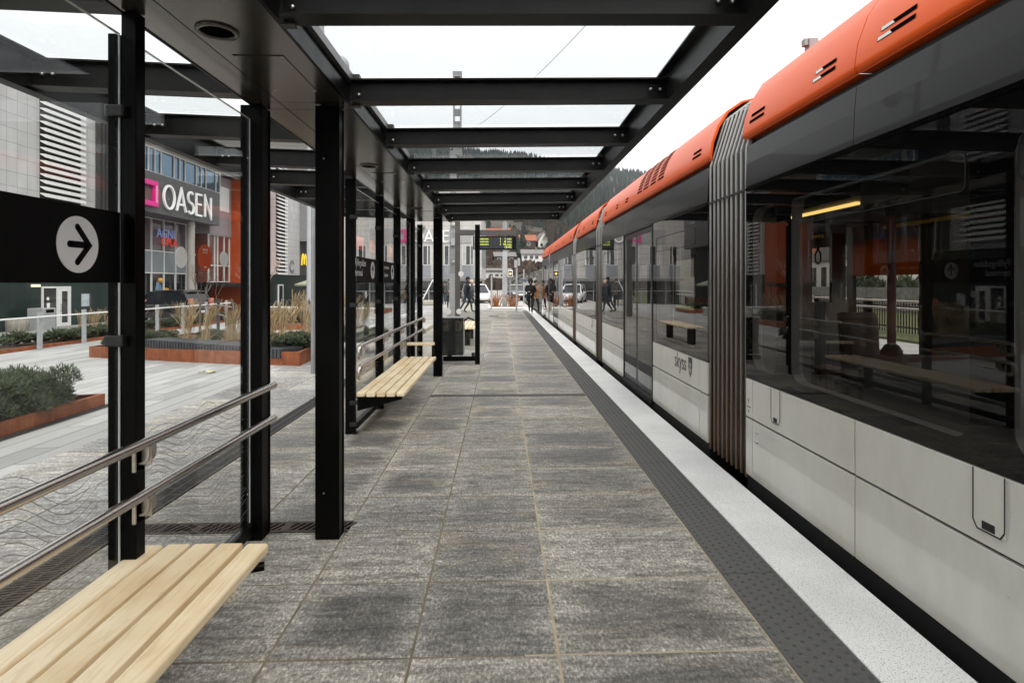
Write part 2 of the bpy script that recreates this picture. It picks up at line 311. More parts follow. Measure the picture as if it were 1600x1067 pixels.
# ------------------------------------------------------------------ mesh builder
class MB:
    def __init__(s): s.v=[]; s.f=[]; s.sm=[]; s.r=[]; s.uv=None
    def add(s,vs,fs,smooth=False,rnd=None):
        o=len(s.v); s.v+= [tuple(x) for x in vs]; 
        for f in fs: s.f.append(tuple(i+o for i in f)); s.sm.append(smooth); s.r.append(rnd)
        return s
    def box(s,x0,x1,y0,y1,z0,z1,rnd=None):
        if x0>x1:x0,x1=x1,x0
        if y0>y1:y0,y1=y1,y0
        if z0>z1:z0,z1=z1,z0
        return s.add([(x0,y0,z0),(x1,y0,z0),(x1,y1,z0),(x0,y1,z0),(x0,y0,z1),(x1,y0,z1),(x1,y1,z1),(x0,y1,z1)],
              [(0,3,2,1),(4,5,6,7),(0,1,5,4),(1,2,6,5),(2,3,7,6),(3,0,4,7)],rnd=rnd)
    def obox(s,c,ax,ay,az,rnd=None):
        c,ax,ay,az=[Vector(q) for q in (c,ax,ay,az)]
        vs=[c+ax*i+ay*j+az*k for k in(-1,1) for (i,j) in((-1,-1),(1,-1),(1,1),(-1,1))]
        return s.add(vs,[(0,3,2,1),(4,5,6,7),(0,1,5,4),(1,2,6,5),(2,3,7,6),(3,0,4,7)],rnd=rnd)
    def bar(s,p,q,w,h=None,up=(0,0,1)):
        p=Vector(p);q=Vector(q);h=h or w;d=(q-p)
        a=d.normalized();u=Vector(up)
        if abs(a.dot(u))>.98:u=Vector((0,1,0))
        x=a.cross(u).normalized();y=x.cross(a)
        return s.obox((p+q)/2,d/2,x*w/2,y*h/2)
    def tube(s,pts,r,n=10,smooth=True,cap=True):
        pts=[Vector(p) for p in pts]; m=len(pts); rs=r if hasattr(r,'__len__') else [r]*m
        vs=[];prev=None
        for i,p in enumerate(pts):
            t=((pts[min(i+1,m-1)]-pts[max(i-1,0)])).normalized()
            if prev is None:
                u=Vector((0,0,1)) if abs(t.z)<.9 else Vector((0,1,0))
                x=t.cross(u).normalized()
            else:
                x=(prev-t*prev.dot(t)).normalized()
            prev=x;y=t.cross(x)
            for k in range(n):
                a=2*PI*k/n; vs.append(p+(x*math.cos(a)+y*math.sin(a))*rs[i])
        fs=[]
        for i in range(m-1):
            for k in range(n):
                a=i*n+k;b=i*n+(k+1)%n; fs.append((a,b,b+n,a+n))
        s.add(vs,fs,smooth)
        if cap: s.add(vs[:n],[tuple(range(n))[::-1]]); s.add(vs[-n:],[tuple(range(n))])
        return s
    def lathe(s,prof,c=(0,0,0),n=20,smooth=True):
        vs=[];fs=[]
        for (r,z) in prof:
            for k in range(n):
                a=2*PI*k/n; vs.append((c[0]+r*math.cos(a),c[1]+r*math.sin(a),c[2]+z))
        for i in range(len(prof)-1):
            for k in range(n):
                a=i*n+k;b=i*n+(k+1)%n; fs.append((a,b,b+n,a+n))
        return s.add(vs,fs,smooth)
    def prism(s,poly,axis,a,b):
        # poly 2D ; axis 'X': (y,z) ; 'Y': (x,z) ; 'Z': (x,y)
        def P(p,t): return {'X':(t,p[0],p[1]),'Y':(p[0],t,p[1]),'Z':(p[0],p[1],t)}[axis]
        n=len(poly); vs=[P(p,a) for p in poly]+[P(p,b) for p in poly]
        fs=[tuple(range(n)),tuple(range(2*n-1,n-1,-1))]+[(i,i+n,(i+1)%n+n,(i+1)%n) for i in range(n)]
        return s.add(vs,fs)
    def disc(s,c,r,axis='X',t=.002,n=28,rz=None):
        rz=rz or r
        poly=[(c[1 if axis=='X' else 0]+r*math.cos(2*PI*k/n),c[1 if axis=='Z' else 2]+rz*math.sin(2*PI*k/n)) for k in range(n)]
        a={'X':c[0],'Y':c[1],'Z':c[2]}[axis]
        return s.prism(poly,axis,a-t/2,a+t/2)
    def sphere(s,c,r,n=12,m=8,sc=(1,1,1)):
        vs=[];fs=[]
        for i in range(m+1):
            th=PI*i/m
            for k in range(n):
                a=2*PI*k/n; vs.append((c[0]+r*sc[0]*math.sin(th)*math.cos(a),c[1]+r*sc[1]*math.sin(th)*math.sin(a),c[2]+r*sc[2]*math.cos(th)))
        for i in range(m):
            for k in range(n):
                a=i*n+k;b=i*n+(k+1)%n; fs.append((a,a+n,b+n,b))
        return s.add(vs,fs,True)
    def mesh(s,name,off=(0,0,0)):
        me=bpy.data.meshes.new(name); ox,oy,oz=off
        me.from_pydata([(x-ox,y-oy,z-oz) for x,y,z in s.v],[],s.f)
        me.polygons.foreach_set('use_smooth',s.sm)
        if any(r is not None for r in s.r):
            at=me.attributes.new('rnd','FLOAT_VECTOR','FACE'); buf=[]
            for r in s.r:
                r=r if r is not None else (.5,.5,.5)
                if not hasattr(r,'__len__'): r=(r,r,r)
                buf+=list(r)
            at.data.foreach_set('vector',buf)
        if s.uv:
            l=me.uv_layers.new(name='UVMap')
            buf=[]
            for p,u in zip(me.polygons,s.uv):
                for k in range(p.loop_total): buf+=list(u[k] if u else (0,0))
            l.data.foreach_set('uv',buf)
        me.update(); return me
    def build(s,name,m,parent=None,world=True,bevel=0,seg=2):
        off=(0,0,0)
        if parent is not None and world: off=rootloc(parent)
        o=bpy.data.objects.new(name,s.mesh(name,off)); COL.objects.link(o)
        o.data.materials.append(m)
        if parent is not None: o.parent=parent
        if bevel:
            md=o.modifiers.new('bevel','BEVEL'); md.width=bevel; md.segments=seg; md.limit_method='ANGLE'; md.angle_limit=R(40)
        return o
def rootloc(o):
    l=Vector((0,0,0))
    while o is not None: l+=o.location; o=o.parent
    return tuple(l)
def tag(o,label=None,cat=None,group=None,kind=None):
    if label:o['label']=label
    if cat:o['category']=cat
    if group:o['group']=group
    if kind:o['kind']=kind
    return o
def thing(name,label,cat,loc=(0,0,0),rz=0,group=None):
    o=bpy.data.objects.new(name,None); COL.objects.link(o); o.location=loc; o.rotation_euler=(0,0,rz); o.empty_display_size=.2
    return tag(o,label,cat,group)
def struct(name,mb,m,bevel=0): return tag(mb.build(name,m,bevel=bevel),kind='structure')
def dup(o,loc=None,rz=None,sc=None,label=None,parent=None):
    c=o.copy(); COL.objects.link(c); c.parent=parent
    if loc is not None: c.location=loc
    if rz is not None: c.rotation_euler=(0,0,rz)
    if sc is not None: c.scale=sc if hasattr(sc,'__len__') else (sc,sc,sc)
    if label: c['label']=label
    for ch in list(o.children): dup(ch,parent=c)
    return c
def textmesh(txt,size,place,extrude=.001,bold=0,sx=1,align='LEFT',spacing=1):
    cu=bpy.data.curves.new('t','FONT'); cu.body=txt; cu.size=size; cu.extrude=extrude; cu.offset=bold; cu.align_x=align; cu.space_character=spacing; cu.resolution_u=3
    ob=bpy.data.objects.new('t',cu); COL.objects.link(ob)
    dg=bpy.context.evaluated_depsgraph_get(); me=bpy.data.meshes.new_from_object(ob.evaluated_get(dg))
    mb=MB(); mb.add([place(v.co.x*sx,v.co.y,v.co.z) for v in me.vertices],[tuple(p.vertices) for p in me.polygons])
    bpy.data.objects.remove(ob); bpy.data.curves.remove(cu); bpy.data.meshes.remove(me); return mb
def rrect(y0,y1,z0,z1,r,n=6):
    p=[]
    for (cy,cz,a0) in ((y1-r,z1-r,0),(y0+r,z1-r,90),(y0+r,z0+r,180),(y1-r,z0+r,270)):
        for k in range(n+1):
            a=R(a0+90*k/n); p.append((cy+r*math.cos(a),cz+r*math.sin(a)))
    return p
def holed(outer,holes,x):
    cu=bpy.data.curves.new('c','CURVE'); cu.dimensions='2D'; cu.fill_mode='BOTH'
    for poly in [outer]+holes:
        sp=cu.splines.new('POLY'); sp.points.add(len(poly)-1); sp.use_cyclic_u=True
        for pt,q in zip(sp.points,poly): pt.co=(q[0],q[1],0,1)
    ob=bpy.data.objects.new('c',cu); COL.objects.link(ob)
    dg=bpy.context.evaluated_depsgraph_get(); me=bpy.data.meshes.new_from_object(ob.evaluated_get(dg))
    mb=MB(); mb.add([(x,v.co.x,v.co.y) for v in me.vertices],[tuple(p.vertices) for p in me.polygons])
    bpy.data.objects.remove(ob); bpy.data.curves.remove(cu); bpy.data.meshes.remove(me); return mb
def strokes(mb,lines,w,d,place):
    # flat-ended strokes in 2D, each a polyline with mitred joints, extruded by d
    for pl in lines:
        closed=pl[0]==pl[-1] and len(pl)>3
        P=[Vector(p) for p in (pl[:-1] if closed else pl)]; n=len(P); L=[];Rr=[]
        for i in range(n):
            a=P[(i-1)%n] if (closed or i>0) else None; b=P[(i+1)%n] if (closed or i<n-1) else None
            d1=(P[i]-a).normalized() if a is not None else None; d2=(b-P[i]).normalized() if b is not None else None
            if d1 is None:d1=d2
            if d2 is None:d2=d1
            t=(d1+d2); t=t.normalized() if t.length>1e-6 else d1
            nn=Vector((-t.y,t.x)); k=1/max(.35,nn.dot(Vector((-d1.y,d1.x))))
            L.append(P[i]+nn*w/2*k);Rr.append(P[i]-nn*w/2*k)
        vs=[];fs=[]
        for z in (0,d):
            for q in L:vs.append(place(q.x,q.y,z))
            for q in Rr:vs.append(place(q.x,q.y,z))
        N=2*n
        for i in range(n if closed else n-1):
            j=(i+1)%n
            fs+=[(i,j,n+j,n+i),(N+i,N+n+i,N+n+j,N+j),(i,N+i,N+j,j),(n+i,n+j,N+n+j,N+n+i)]
        if not closed: fs+=[(0,n,N+n,N),(n-1,N+n-1,N+2*n-1,2*n-1)]
        mb.add(vs,fs)
    return mb
def arc(cx,cy,rx,ry,a0,a1,n=14): return [(cx+rx*math.cos(R(lerp(a0,a1,i/n))),cy+ry*math.sin(R(lerp(a0,a1,i/n)))) for i in range(n+1)]
def oasen():
    O=arc(.42,.5,.40,.5,0,360,28); O[-1]=O[0]
    x=1.0
    A=[[(x,0),(x+.36,1.0),(x+.72,0)],[(x+.11,.30),(x+.61,.30)]]
    x=1.9
    Sx=[arc(x+.24,.745,.23,.255,40,270,12)+arc(x+.24,.245,.25,.245,90,-140,12)[1:]]
    x=2.62
    Ex=[[(x+.48,1),(x,1),(x,0),(x+.50,0)],[(x,.53),(x+.44,.53)]]
    x=3.42
    Nx=[[(x,0),(x,1),(x+.56,0),(x+.56,1)]]
    return [[O],A,Sx,Ex,Nx]
# ------------------------------------------------------------------ ground and platform
def g(x,y=0): return -.04*clamp(-4-x,0,22)-.015*clamp(y-36,0,60)
GY0,GY1=-6,420
xs=[-160,-60,-34,-26,-24,-20,-16,-12,-8,-6,-4]; ys=[-14,0,10,20,30,36,45,60,80,96,130,180]
mb=MB()
vs=[(x,y,g(x,y)-.004) for y in ys for x in xs]; n=len(xs)
mb.add(vs,[(j*n+i,j*n+i+1,(j+1)*n+i+1,(j+1)*n+i) for j in range(len(ys)-1) for i in range(n-1)]); struct('plaza',mb,M['plaza'])
# base terrain below everything
mb=MB(); mb.add([(-900,-300,-2.6),(900,-300,-2.6),(900,140,-2.6),(-900,140,-2.6)],[(0,1,2,3)]); struct('ground',mb,M['asphalt'])
# asphalt lane in front of the shopping centre
mb=MB(); X0=[-23.4,-19,-15.3]
ysr=[-14,0,12,24,36,48,60,72]
mb.add([(x,y,g(x,y)+.004) for y in ysr for x in X0],[(j*3+i,j*3+i+1,(j+1)*3+i+1,(j+1)*3+i) for j in range(len(ysr)-1) for i in range(2)])
struct('service_road',mb,mat('pale_asphalt',(.27,.265,.25),.9,var=.12,nscale=2,bump=.15,bscale=150))
# platform slabs
cols=[-4.0,-3.1,-2.53]; colsB=[-2.33,-1.56,-.966,-.372,.24,1.172]
rows=[.585+.6*k for k in range(-5,55)]
def slabs(edges,pal):
    mb=MB(); mb.uv=[]; rr=random.Random(3)
    for a,b in zip(edges[:-1],edges[1:]):
        for y0,y1 in zip(rows[:-1],rows[1:]):
            j=.0058; zz=rr.uniform(-.0012,.0012)
            x0,x1,u,w=a+j,b-j,y0+j,y1-j
            if 3.58<y0+.3<3.9 and a<-.97: u2=None
            rnd=(rr.random(),rr.random(),rr.random())
            mb.box(x0,x1,u,w,-.06,zz,rnd)
            mb.uv+= [None,[(0,0),(1,0),(1,1),(0,1)],None,None,None,None]
    return mb
struct('platform_paving',slabs(colsB,0),M['slab'],bevel=.002)
struct('platform_back_paving',slabs(cols,0),M['slabl'],bevel=.002)
mb=MB(); mb.box(-4.0,.10,-2.4,33,-.3,-.0025); struct('platform_joints',mb,M['mortar'])
mb=MB(); mb.box(.10,1.175,-2.4,33,-.3,-.0012); struct('platform_pale_joints',mb,mat('pale_sandy_joint',(.40,.33,.225),.9,var=.3,nscale=4,bump=.3))
mb=MB(); st=MB()
for k in range(-4,34):
    y0=3.02+.94*k; y1=y0+.94
    if y1>33: break
    mb.box(1.178,1.474,y0+.003,y1-.003,-.2,0.0)
    # studs, worn darker than the plate
    if y1<27:
        nx=6;ny=18
        for i in range(nx):
            for q in range(ny):
                cx=1.178+.296*(i+.5)/nx; cy=y0+.94*(q+(.25 if i%2 else .75))/ny
                r=.0105; vs=[];N=6
                for a in range(N): vs.append((cx+r*math.cos(2*PI*a/N),cy+r*math.sin(2*PI*a/N),0))
                for a in range(N): vs.append((cx+r*.55*math.cos(2*PI*a/N),cy+r*.55*math.sin(2*PI*a/N),.0045))
                st.add(vs,[(a,(a+1)%N,(a+1)%N+N,a+N) for a in range(N)]+[tuple(range(N,2*N))],True)
struct('tactile_path',mb,M['tactile']); struct('tactile_path_studs',st,mat('worn_stud',(.062,.06,.058),.6,var=.1))
mb=MB()
for k in range(-3,17):
    y0=3.99+1.88*k; mb.box(1.48,1.853,y0+.003,y0+1.877,-.5,.001)
struct('platform_edge_kerb',mb,M['edge'],bevel=.006)
mb=MB(); mb.box(1.17,1.845,-2.4,33,-1.0,-.012); struct('platform_base',mb,M['concrete'])
mb=MB(); mb.box(-.96,1.165,7.82,7.97,-.02,.0035); mb.box(-2.3,1.165,25.1,25.3,-.02,.0035); struct('platform_drain_strip',mb,mat('dark_strip',(.055,.054,.052),.7,var=.2,nscale=30))
mb=MB(); mb.box(1.855,9.0,-14,130,-1.2,-.42); struct('track_bed',mb,M['ballast'])
mb=MB()
for x in (2.55,3.95): mb.box(x-.035,x+.035,-14,130,-.42,-.30)
tag(mb.build('rails',M['railsteel']),kind='structure')
# forecourt beyond the platform end
mb=MB(); mb.box(-4.0,1.85,33.0,130,-.9,-.03); struct('forecourt_road',mb,mat('pale_forecourt',(.40,.385,.35),.85,var=.12,nscale=.6,bump=.1))
# far side of the track
mb=MB(); mb.box(9.0,12.6,-14,60,-1.2,-.30); struct('far_path',mb,mat('pale_path',(.42,.42,.41),.8,var=.12,nscale=2))
mb=MB(); mb.box(12.6,60,-14,130,-1.2,-.22); struct('lawn',mb,M['lawn'])
# ------------------------------------------------------------------ shelter
SH=thing('tram_shelter','black steel tram shelter with glass walls, glass roof and slim columns','shelter',(-1.27,3.55,0))
def hcol(x0,x1,y0,y1,z1,name='column'):
    mb=MB(); t=.012
    xm=(x0+x1)/2
    mb.box(x0,x1,y0,y0+t,0,z1); mb.box(x0,x1,y1-t,y1,0,z1); mb.box(x0+.03,x1-.006,y0+t,y1-t,0,z1)
    mb.box(x0-.0,x1+.0,y0-.0,y1+.0,-.004,.006)
    o=mb.build(name,M['steel'],SH,bevel=.002)
    for z in (.28,2.3): b=MB(); b.sphere(((x0+x1)/2-.02,y0-.001,z),.005,8,4); b.build('bolt',M['bolt'],o)
    return o
CY=[3.5,9.54]
for y in CY:
    hcol(-1.122,-.977,y,y+.11,2.62); hcol(-1.566,-1.438,y,y+.13,2.62)
hcol(-1.122,-.977,-2.54,-2.42,2.62); hcol(-1.566,-1.438,-2.54,-2.42,2.62)
def glasspost(y,x=-1.5,top=2.62):
    mb=MB()
    if y<5: mb.box(x+.004,x+.062,y,y+.06,0,top); mb.box(x-.044,x-.012,y-.005,y+.05,0,2.53); mb.box(x-.03,x+.03,y+.01,y+.05,2.4,2.53)
    elif y<6: mb.box(x-.093,x+.006,y-.01,y+.05,0,top)
    else: mb.box(x-.04,x+.055,y-.01,y+.05,0,top)
    p=mb.build('wall_post',M['steel'],SH,bevel=.003)
    for z in (.08,.30,1.30,2.20):
        c=MB(); c.box(x-.045,x+.028,y-.028,y+.015,z,z+.045); c.build('glass_clip',M['clip'],p,bevel=.006)
    return p
P1=[-1.2,-.03,1.14,2.31]; P2=[5.93,7.1,8.27,10.6]
for y in P1+P2: glasspost(y)
panes=[(-2.42,-1.2),(-1.2,-.03),(-.03,1.14),(1.14,2.31),(2.31,3.48),(5.96,7.1),(7.1,8.27),(8.27,9.52),(9.66,10.6)]
for i,(a,b) in enumerate(panes):
    mb=MB(); mb.box(-1.506,-1.496,a+.012,b-.006,.12,2.525); p=mb.build('glass_pane',M['glass'],SH)
    e=MB(); e.box(-1.5035,-1.4975,b-.0055,b-.001,.12,2.525); e.box(-1.5065,-1.4955,a+.02,b-.006,2.5255,2.529); e.build('pane_edge',M['edgeglass'],p)
    # etched wavy contour lines
    w=MB(); N=26; n1=34; rr=random.Random(i)
    ph=rr.uniform(0,6); pk=rr.choice((-1,1))
    for k in range(N):
        z0=.10+.032*k; pts=[]
        for q in range(n1+1):
            y=lerp(a+.03,b-.03,q/n1); s=y
            z=z0+.055*math.sin(s*5.2+ph+pk*k*.06)+.035*math.sin(s*9.5+k*.13+1)+.018*math.sin(s*17-k*.2)+.05*(k-N/2)/N*math.sin(s*3.3+ph)
            pts.append((y,z))
        st=rr.randint(0,6); en=n1-rr.randint(0,3)
        pts=pts[st:en]
        for (ya,za),(yb,zb) in zip(pts[:-1],pts[1:]):
            if za<.13 or za>1.02: continue
            h=.0012
            w.add([(-1.4945,ya,za-h),(-1.4945,yb,zb-h),(-1.4945,yb,zb+h),(-1.4945,ya,za+h)],[(0,1,2,3)])
    w.build('etched_waves',M['etch'],p)
# bottom rails along the glass walls
for a,b in ((-2.4,3.5),(5.96,9.54),(9.68,10.62)):
    mb=MB(); mb.box(-1.53,-1.475,a,b,.05,.115); mb.build('sill_rail',M['steel'],SH,bevel=.003)
mb=MB()
for y in P1+P2: mb.box(-1.525,-1.475,y-.02,y+.08,0,.012)
mb.build('foot_plate',M['clip'],SH)
# signs on the glass
def sign(y0,y1,z0=1.55,z1=1.825):
    mb=MB(); mb.box(-1.4945,-1.4925,y0,y1,z0,z1); return mb.build('sign_panel',M['signblack'],SH)
def onglass(y0,z0,x=-1.4915): return lambda a,b,c: (x+c,y0+a,z0+b)
def arrow_right(p,yc,zc,r):
    d=MB(); d.disc((-1.491,yc,zc),r,'X',.002,40); d.build('arrow_disc',M['signwhite'],p)
    a=MB(); w=r*.23
    strokes(a,[[(-r*.42,0),(r*.42,0)],[(-.06*r,.62*r),(.52*r,0),(-.06*r,-.62*r)]],w,.001,onglass(yc,zc,-1.4898))
    for (q,s) in ((-r*.42,0),(-.06*r,.62*r),(-.06*r,-.62*r)): a.disc((-1.4893,yc+q,zc+s),w/2,'X',.001,14)
    a.build('arrow',M['signblack'],p)
def arrow_up(p,yc,zc,r):
    d=MB(); d.disc((-1.491,yc,zc),r,'X',.002,40); d.build('arrow_disc',M['signwhite'],p)
    a=MB(); w=r*.23
    strokes(a,[[(0,-r*.55),(0,r*.45)],[(-.5*r,-.02*r),(0,.55*r),(.5*r,-.02*r)]],w,.001,onglass(yc,zc,-1.4898)); a.build('arrow',M['signblack'],p)
def signtext(p,lines,size,y,z,dz,sx=1):
    for k,t in enumerate(lines):
        textmesh(t,size,onglass(y,z-k*dz),.0006,.0,sx).build('sign_text',M['signwhite'],p)
s=sign(1.16,2.30); arrow_right(s,2.075,1.685,.1); signtext(s,['Fyllingsdalen','terminal'],.105,1.2,1.71,.105,.98)
s=sign(5.99,7.08); arrow_up(s,6.72,1.695,.1); signtext(s,['Fyllingsdalen','terminal'],.105,5.92,1.73,.105,.9)
s=sign(7.13,8.25); arrow_up(s,7.93,1.695,.1); signtext(s,['mot Bergen sentrum','videre til Byparken'],.07,7.15,1.73,.1,.9)
# stickers on the pane next to the wide column
for (y,z,r,m) in ((2.73,1.669,.05,'dot'),(2.945,1.678,.066,'dotorange'),(3.145,1.677,.043,'dot'),(6.4,1.42,.04,'dot'),(.55,1.67,.05,'dot'),(1.0,1.1,.05,'dot')):
    mb=MB(); mb.disc((-1.493,y,z),r,'X',.002,32); d=mb.build('glass_marker',M[m],SH)
    if m=='dotorange':
        textmesh('Hei du!',.016,onglass(y,z+.034,-1.4915),.0004,align='CENTER').build('marker_text',M['signwhite'],d)
        textmesh('les mer her',.010,onglass(y,z+.022,-1.4915),.0004,align='CENTER').build('marker_text',M['signwhite'],d)
        textmesh('skyss',.013,onglass(y,z-.052,-1.4915),.0004,align='CENTER').build('marker_text',M['signwhite'],d)
# handrails
def ribbon(mb,prof,t,y0,y1):
    P=[Vector(p) for p in prof]; A=[];B=[]
    for i in range(len(P)):
        d=(P[min(i+1,len(P)-1)]-P[max(i-1,0)]).normalized(); nn=Vector((-d.y,d.x))*t/2; A.append(P[i]+nn);B.append(P[i]-nn)
    ring=A+B[::-1]; n=len(ring)
    vs=[(p.x,y0,p.y) for p in ring]+[(p.x,y1,p.y) for p in ring]
    mb.add(vs,[(i,(i+1)%n,(i+1)%n+n,i+n) for i in range(n)],True)
    m=len(A)
    for o in (0,n): mb.add([vs[o+i] for i in range(n)],[(i,i+1,n-2-i,n-1-i) for i in range(m-1)])
def bracket(mb,y,z):
    # a bent plate that holds the rail from below
    pts=arc(-1.445,z-.035,.045,.045,180,360,10)
    prof=[(-1.40,z-.012),(-1.40,z-.035)]+[(p[0],p[1]) for p in arc(-1.435,z-.045,.035,.035,0,-90,10)]+[(-1.462,z-.08)]
    ribbon(mb,prof,.007,y-.025,y+.025)
    mb.box(-1.452,-1.438,y-.045,y+.02,z-.11,z-.02)
    mb.box(-1.436,-1.395,y-.012,y-.004,z-.09,z-.015)
for (a,b,ys_) in ((-2.5,3.64,P1),(5.86,10.55,P2+[9.56])):
    for z in (.912,.708):
        mb=MB(); mb.tube([(-1.42,a,z),(-1.42,b,z)],.0215,16)
        if a>0: mb.tube([(-1.42,a+.02,z),(-1.42,a-.035,z-.005),(-1.42,a-.055,z-.03),(-1.42,a-.055,z-.09),(-1.42,a-.04,z-.115),(-1.44,a+.03,z-.12)],.02,12)
        h=mb.build('handrail',M['inox'],SH)
        for y in ys_:
            b_=MB(); bracket(b_,y+.04,z); b_.build('rail_bracket',M['inoxb'],h,bevel=.003)
# soffit girder
mb=MB(); 
ysf=[-3.0,-2.44,.58,2.0,3.46,3.6,6.5,9.5,10.1]
for a,b in zip(ysf[:-1],ysf[1:]):
    for x0,x1 in ((-1.508,-1.325),(-1.319,-.902)): mb.box(x0,x1,a+.003,b-.003,2.625,2.64)
mb.build('soffit_panel',M['soffit'],SH)
mb=MB(); mb.box(-1.50,-.91,-3,10.1,2.641,2.80); mb.box(-.915,-.898,-3,10.1,2.612,2.70); mb.box(-1.512,-1.502,-3,10.1,2.62,2.80); mb.build('girder',M['steel'],SH)
mb=MB(); mb.box(-.912,-.880,-3,10.1,2.742,2.79); mb.build('girder_flange',M['greyflange'],SH)
for y in (-.7,2.49,5.3,8.3):
    mb=MB(); mb.lathe([(.085,0),(.085,-.008),(.068,-.010),(.066,-.002)],(-1.21,y,2.625),24); q=mb.build('speaker',M['soffit'],SH)
    mb=MB(); mb.disc((-1.21,y,2.623),.066,'Z',.002,24); mb.build('speaker_grille',M['dark'],q)
for y in (.9,3.0,5.9,8.9):
    mb=MB(); mb.box(-1.27,-1.03,y-.25,y+.25,2.6215,2.624); q=mb.build('access_panel',M['greyflange'] if False else M['soffit'],SH)
    for (x,yy) in ((-1.26,y-.24),(-1.04,y-.24),(-1.26,y+.24),(-1.04,y+.24)): b=MB(); b.disc((x,yy,2.621),.006,'Z',.002,8); b.build('bolt',M['bolt'],q)
# roof beams
BY=[2.325+1.077*k for k in range(-4,8)]
RS=.016   # roof falls towards the girder
def zR(x): return (x+.9)*RS
for y in BY:
    mb=MB(); x0,x1=-.88,1.0
    def sb(xa,xb,ya,yb,za,zb):
        mb.add([(xa,ya,za+zR(xa)),(xb,ya,za+zR(xb)),(xb,yb,za+zR(xb)),(xa,yb,za+zR(xa)),(xa,ya,zb+zR(xa)),(xb,ya,zb+zR(xb)),(xb,yb,zb+zR(xb)),(xa,yb,zb+zR(xa))],[(0,3,2,1),(4,5,6,7),(0,1,5,4),(1,2,6,5),(2,3,7,6),(3,0,4,7)])
    sb(x0,x1,y+.02,y+.03,2.622,2.735); sb(x0,x1,y-.03,y+.08,2.612,2.622); sb(x0,x1,y-.02,y+.07,2.735,2.745)
    o=mb.build('roof_beam',M['beamsteel'],SH)
    for x,z in ((.90,2.685+zR(.9)),(.96,2.685+zR(.96)),(-.84,2.66)): b=MB(); b.sphere((x,y+.016,z),.012,8,5); b.build('bolt',M['bolt'],o)
    b=MB(); b.box(-.90,-.84,y+.032,y+.085,2.60,2.79); b.build('beam_shoe',M['clip'],o,bevel=.004)
    mb=MB()
    x0,x1=-2.72,-1.51
    def sl(xa,xb,ya,yb,za,zb):
        f=lambda x:(-1.51-x)*.03
        mb.add([(xa,ya,za+f(xa)),(xb,ya,za+f(xb)),(xb,yb,za+f(xb)),(xa,yb,za+f(xa)),(xa,ya,zb+f(xa)),(xb,ya,zb+f(xb)),(xb,yb,zb+f(xb)),(xa,yb,zb+f(xa))],[(0,3,2,1),(4,5,6,7),(0,1,5,4),(1,2,6,5),(2,3,7,6),(3,0,4,7)])
    sl(x0,x1,y+.02,y+.03,2.655,2.80); sl(x0,x1,y-.03,y+.08,2.645,2.655); sl(x0,x1,y-.02,y+.07,2.80,2.81)
    o=mb.build('roof_beam',M['beamsteel'],SH)
    for x in (-2.66,-2.60): b=MB(); b.sphere((x,y+.016,2.76),.012,8,5); b.build('bolt',M['bolt'],o)
YE=10.05
mb=MB(); mb.box(1.0,1.012,-3,YE,2.645,2.82); mb.box(1.012,1.085,-3,YE,2.65,2.66); mb.box(1.012,1.06,-3,YE,2.805,2.815); mb.box(.95,.999,-3,YE,2.80,2.81); mb.build('edge_beam',M['beamsteel'],SH)
mb=MB(); mb.box(-2.735,-2.722,-3,YE,2.665,2.885); mb.box(-2.80,-2.736,-3,YE,2.665,2.675); mb.box(-2.721,-2.66,-3,YE,2.86,2.87); mb.build('edge_beam',M['beamsteel'],SH)
for y0,y1 in zip(BY[:-1],BY[1:]):
    mb=MB(); xa,xb=-.90,1.0
    mb.add([(xa,y0+.055,2.757),(xb,y0+.055,2.757+zR(xb)),(xb,y1-.005,2.757+zR(xb)),(xa,y1-.005,2.757)],[(0,1,2,3)]); 
    mb.add([(xa,y0+.055,2.768),(xb,y0+.055,2.768+zR(xb)),(xb,y1-.005,2.768+zR(xb)),(xa,y1-.005,2.768)],[(0,1,2,3)]); mb.build('roof_pane',M['roofglass'],SH)
    mb=MB(); mb.add([(-2.72,y0+.055,2.858),(-1.51,y0+.055,2.822),(-1.51,y1-.005,2.822),(-2.72,y1-.005,2.858)],[(0,1,2,3)]); mb.build('roof_pane',M['roofglass'],SH)
# end wall
mb=MB(); mb.box(-.495,-.402,10.94,11.0,0,2.66); p=mb.build('wall_post',M['steel'],SH,bevel=.003)
mb=MB(); mb.box(-1.10,-.497,10.945,10.985,.06,.15); mb.build('sill_rail',M['steel'],SH)
mb=MB(); mb.box(-1.12,-.51,10.96,10.968,.18,2.5); e=mb.build('glass_pane',M['glass'],SH)
mb=MB(); mb.box(-.5095,-.503,10.96,10.968,.18,2.5); mb.build('pane_edge',M['edgeglass'],e)
for (x,z) in ((-1.0,1.004),(-.80,1.004),(-.761,1.72)):
    mb=MB(); mb.disc((x,10.957,z),.052,'Y',.002,24); mb.build('glass_marker',M['dot'],SH)
mb=MB(); mb.box(-.56,-.50,10.945,10.99,.15,.22); mb.build('glass_clip',M['clip'],SH)
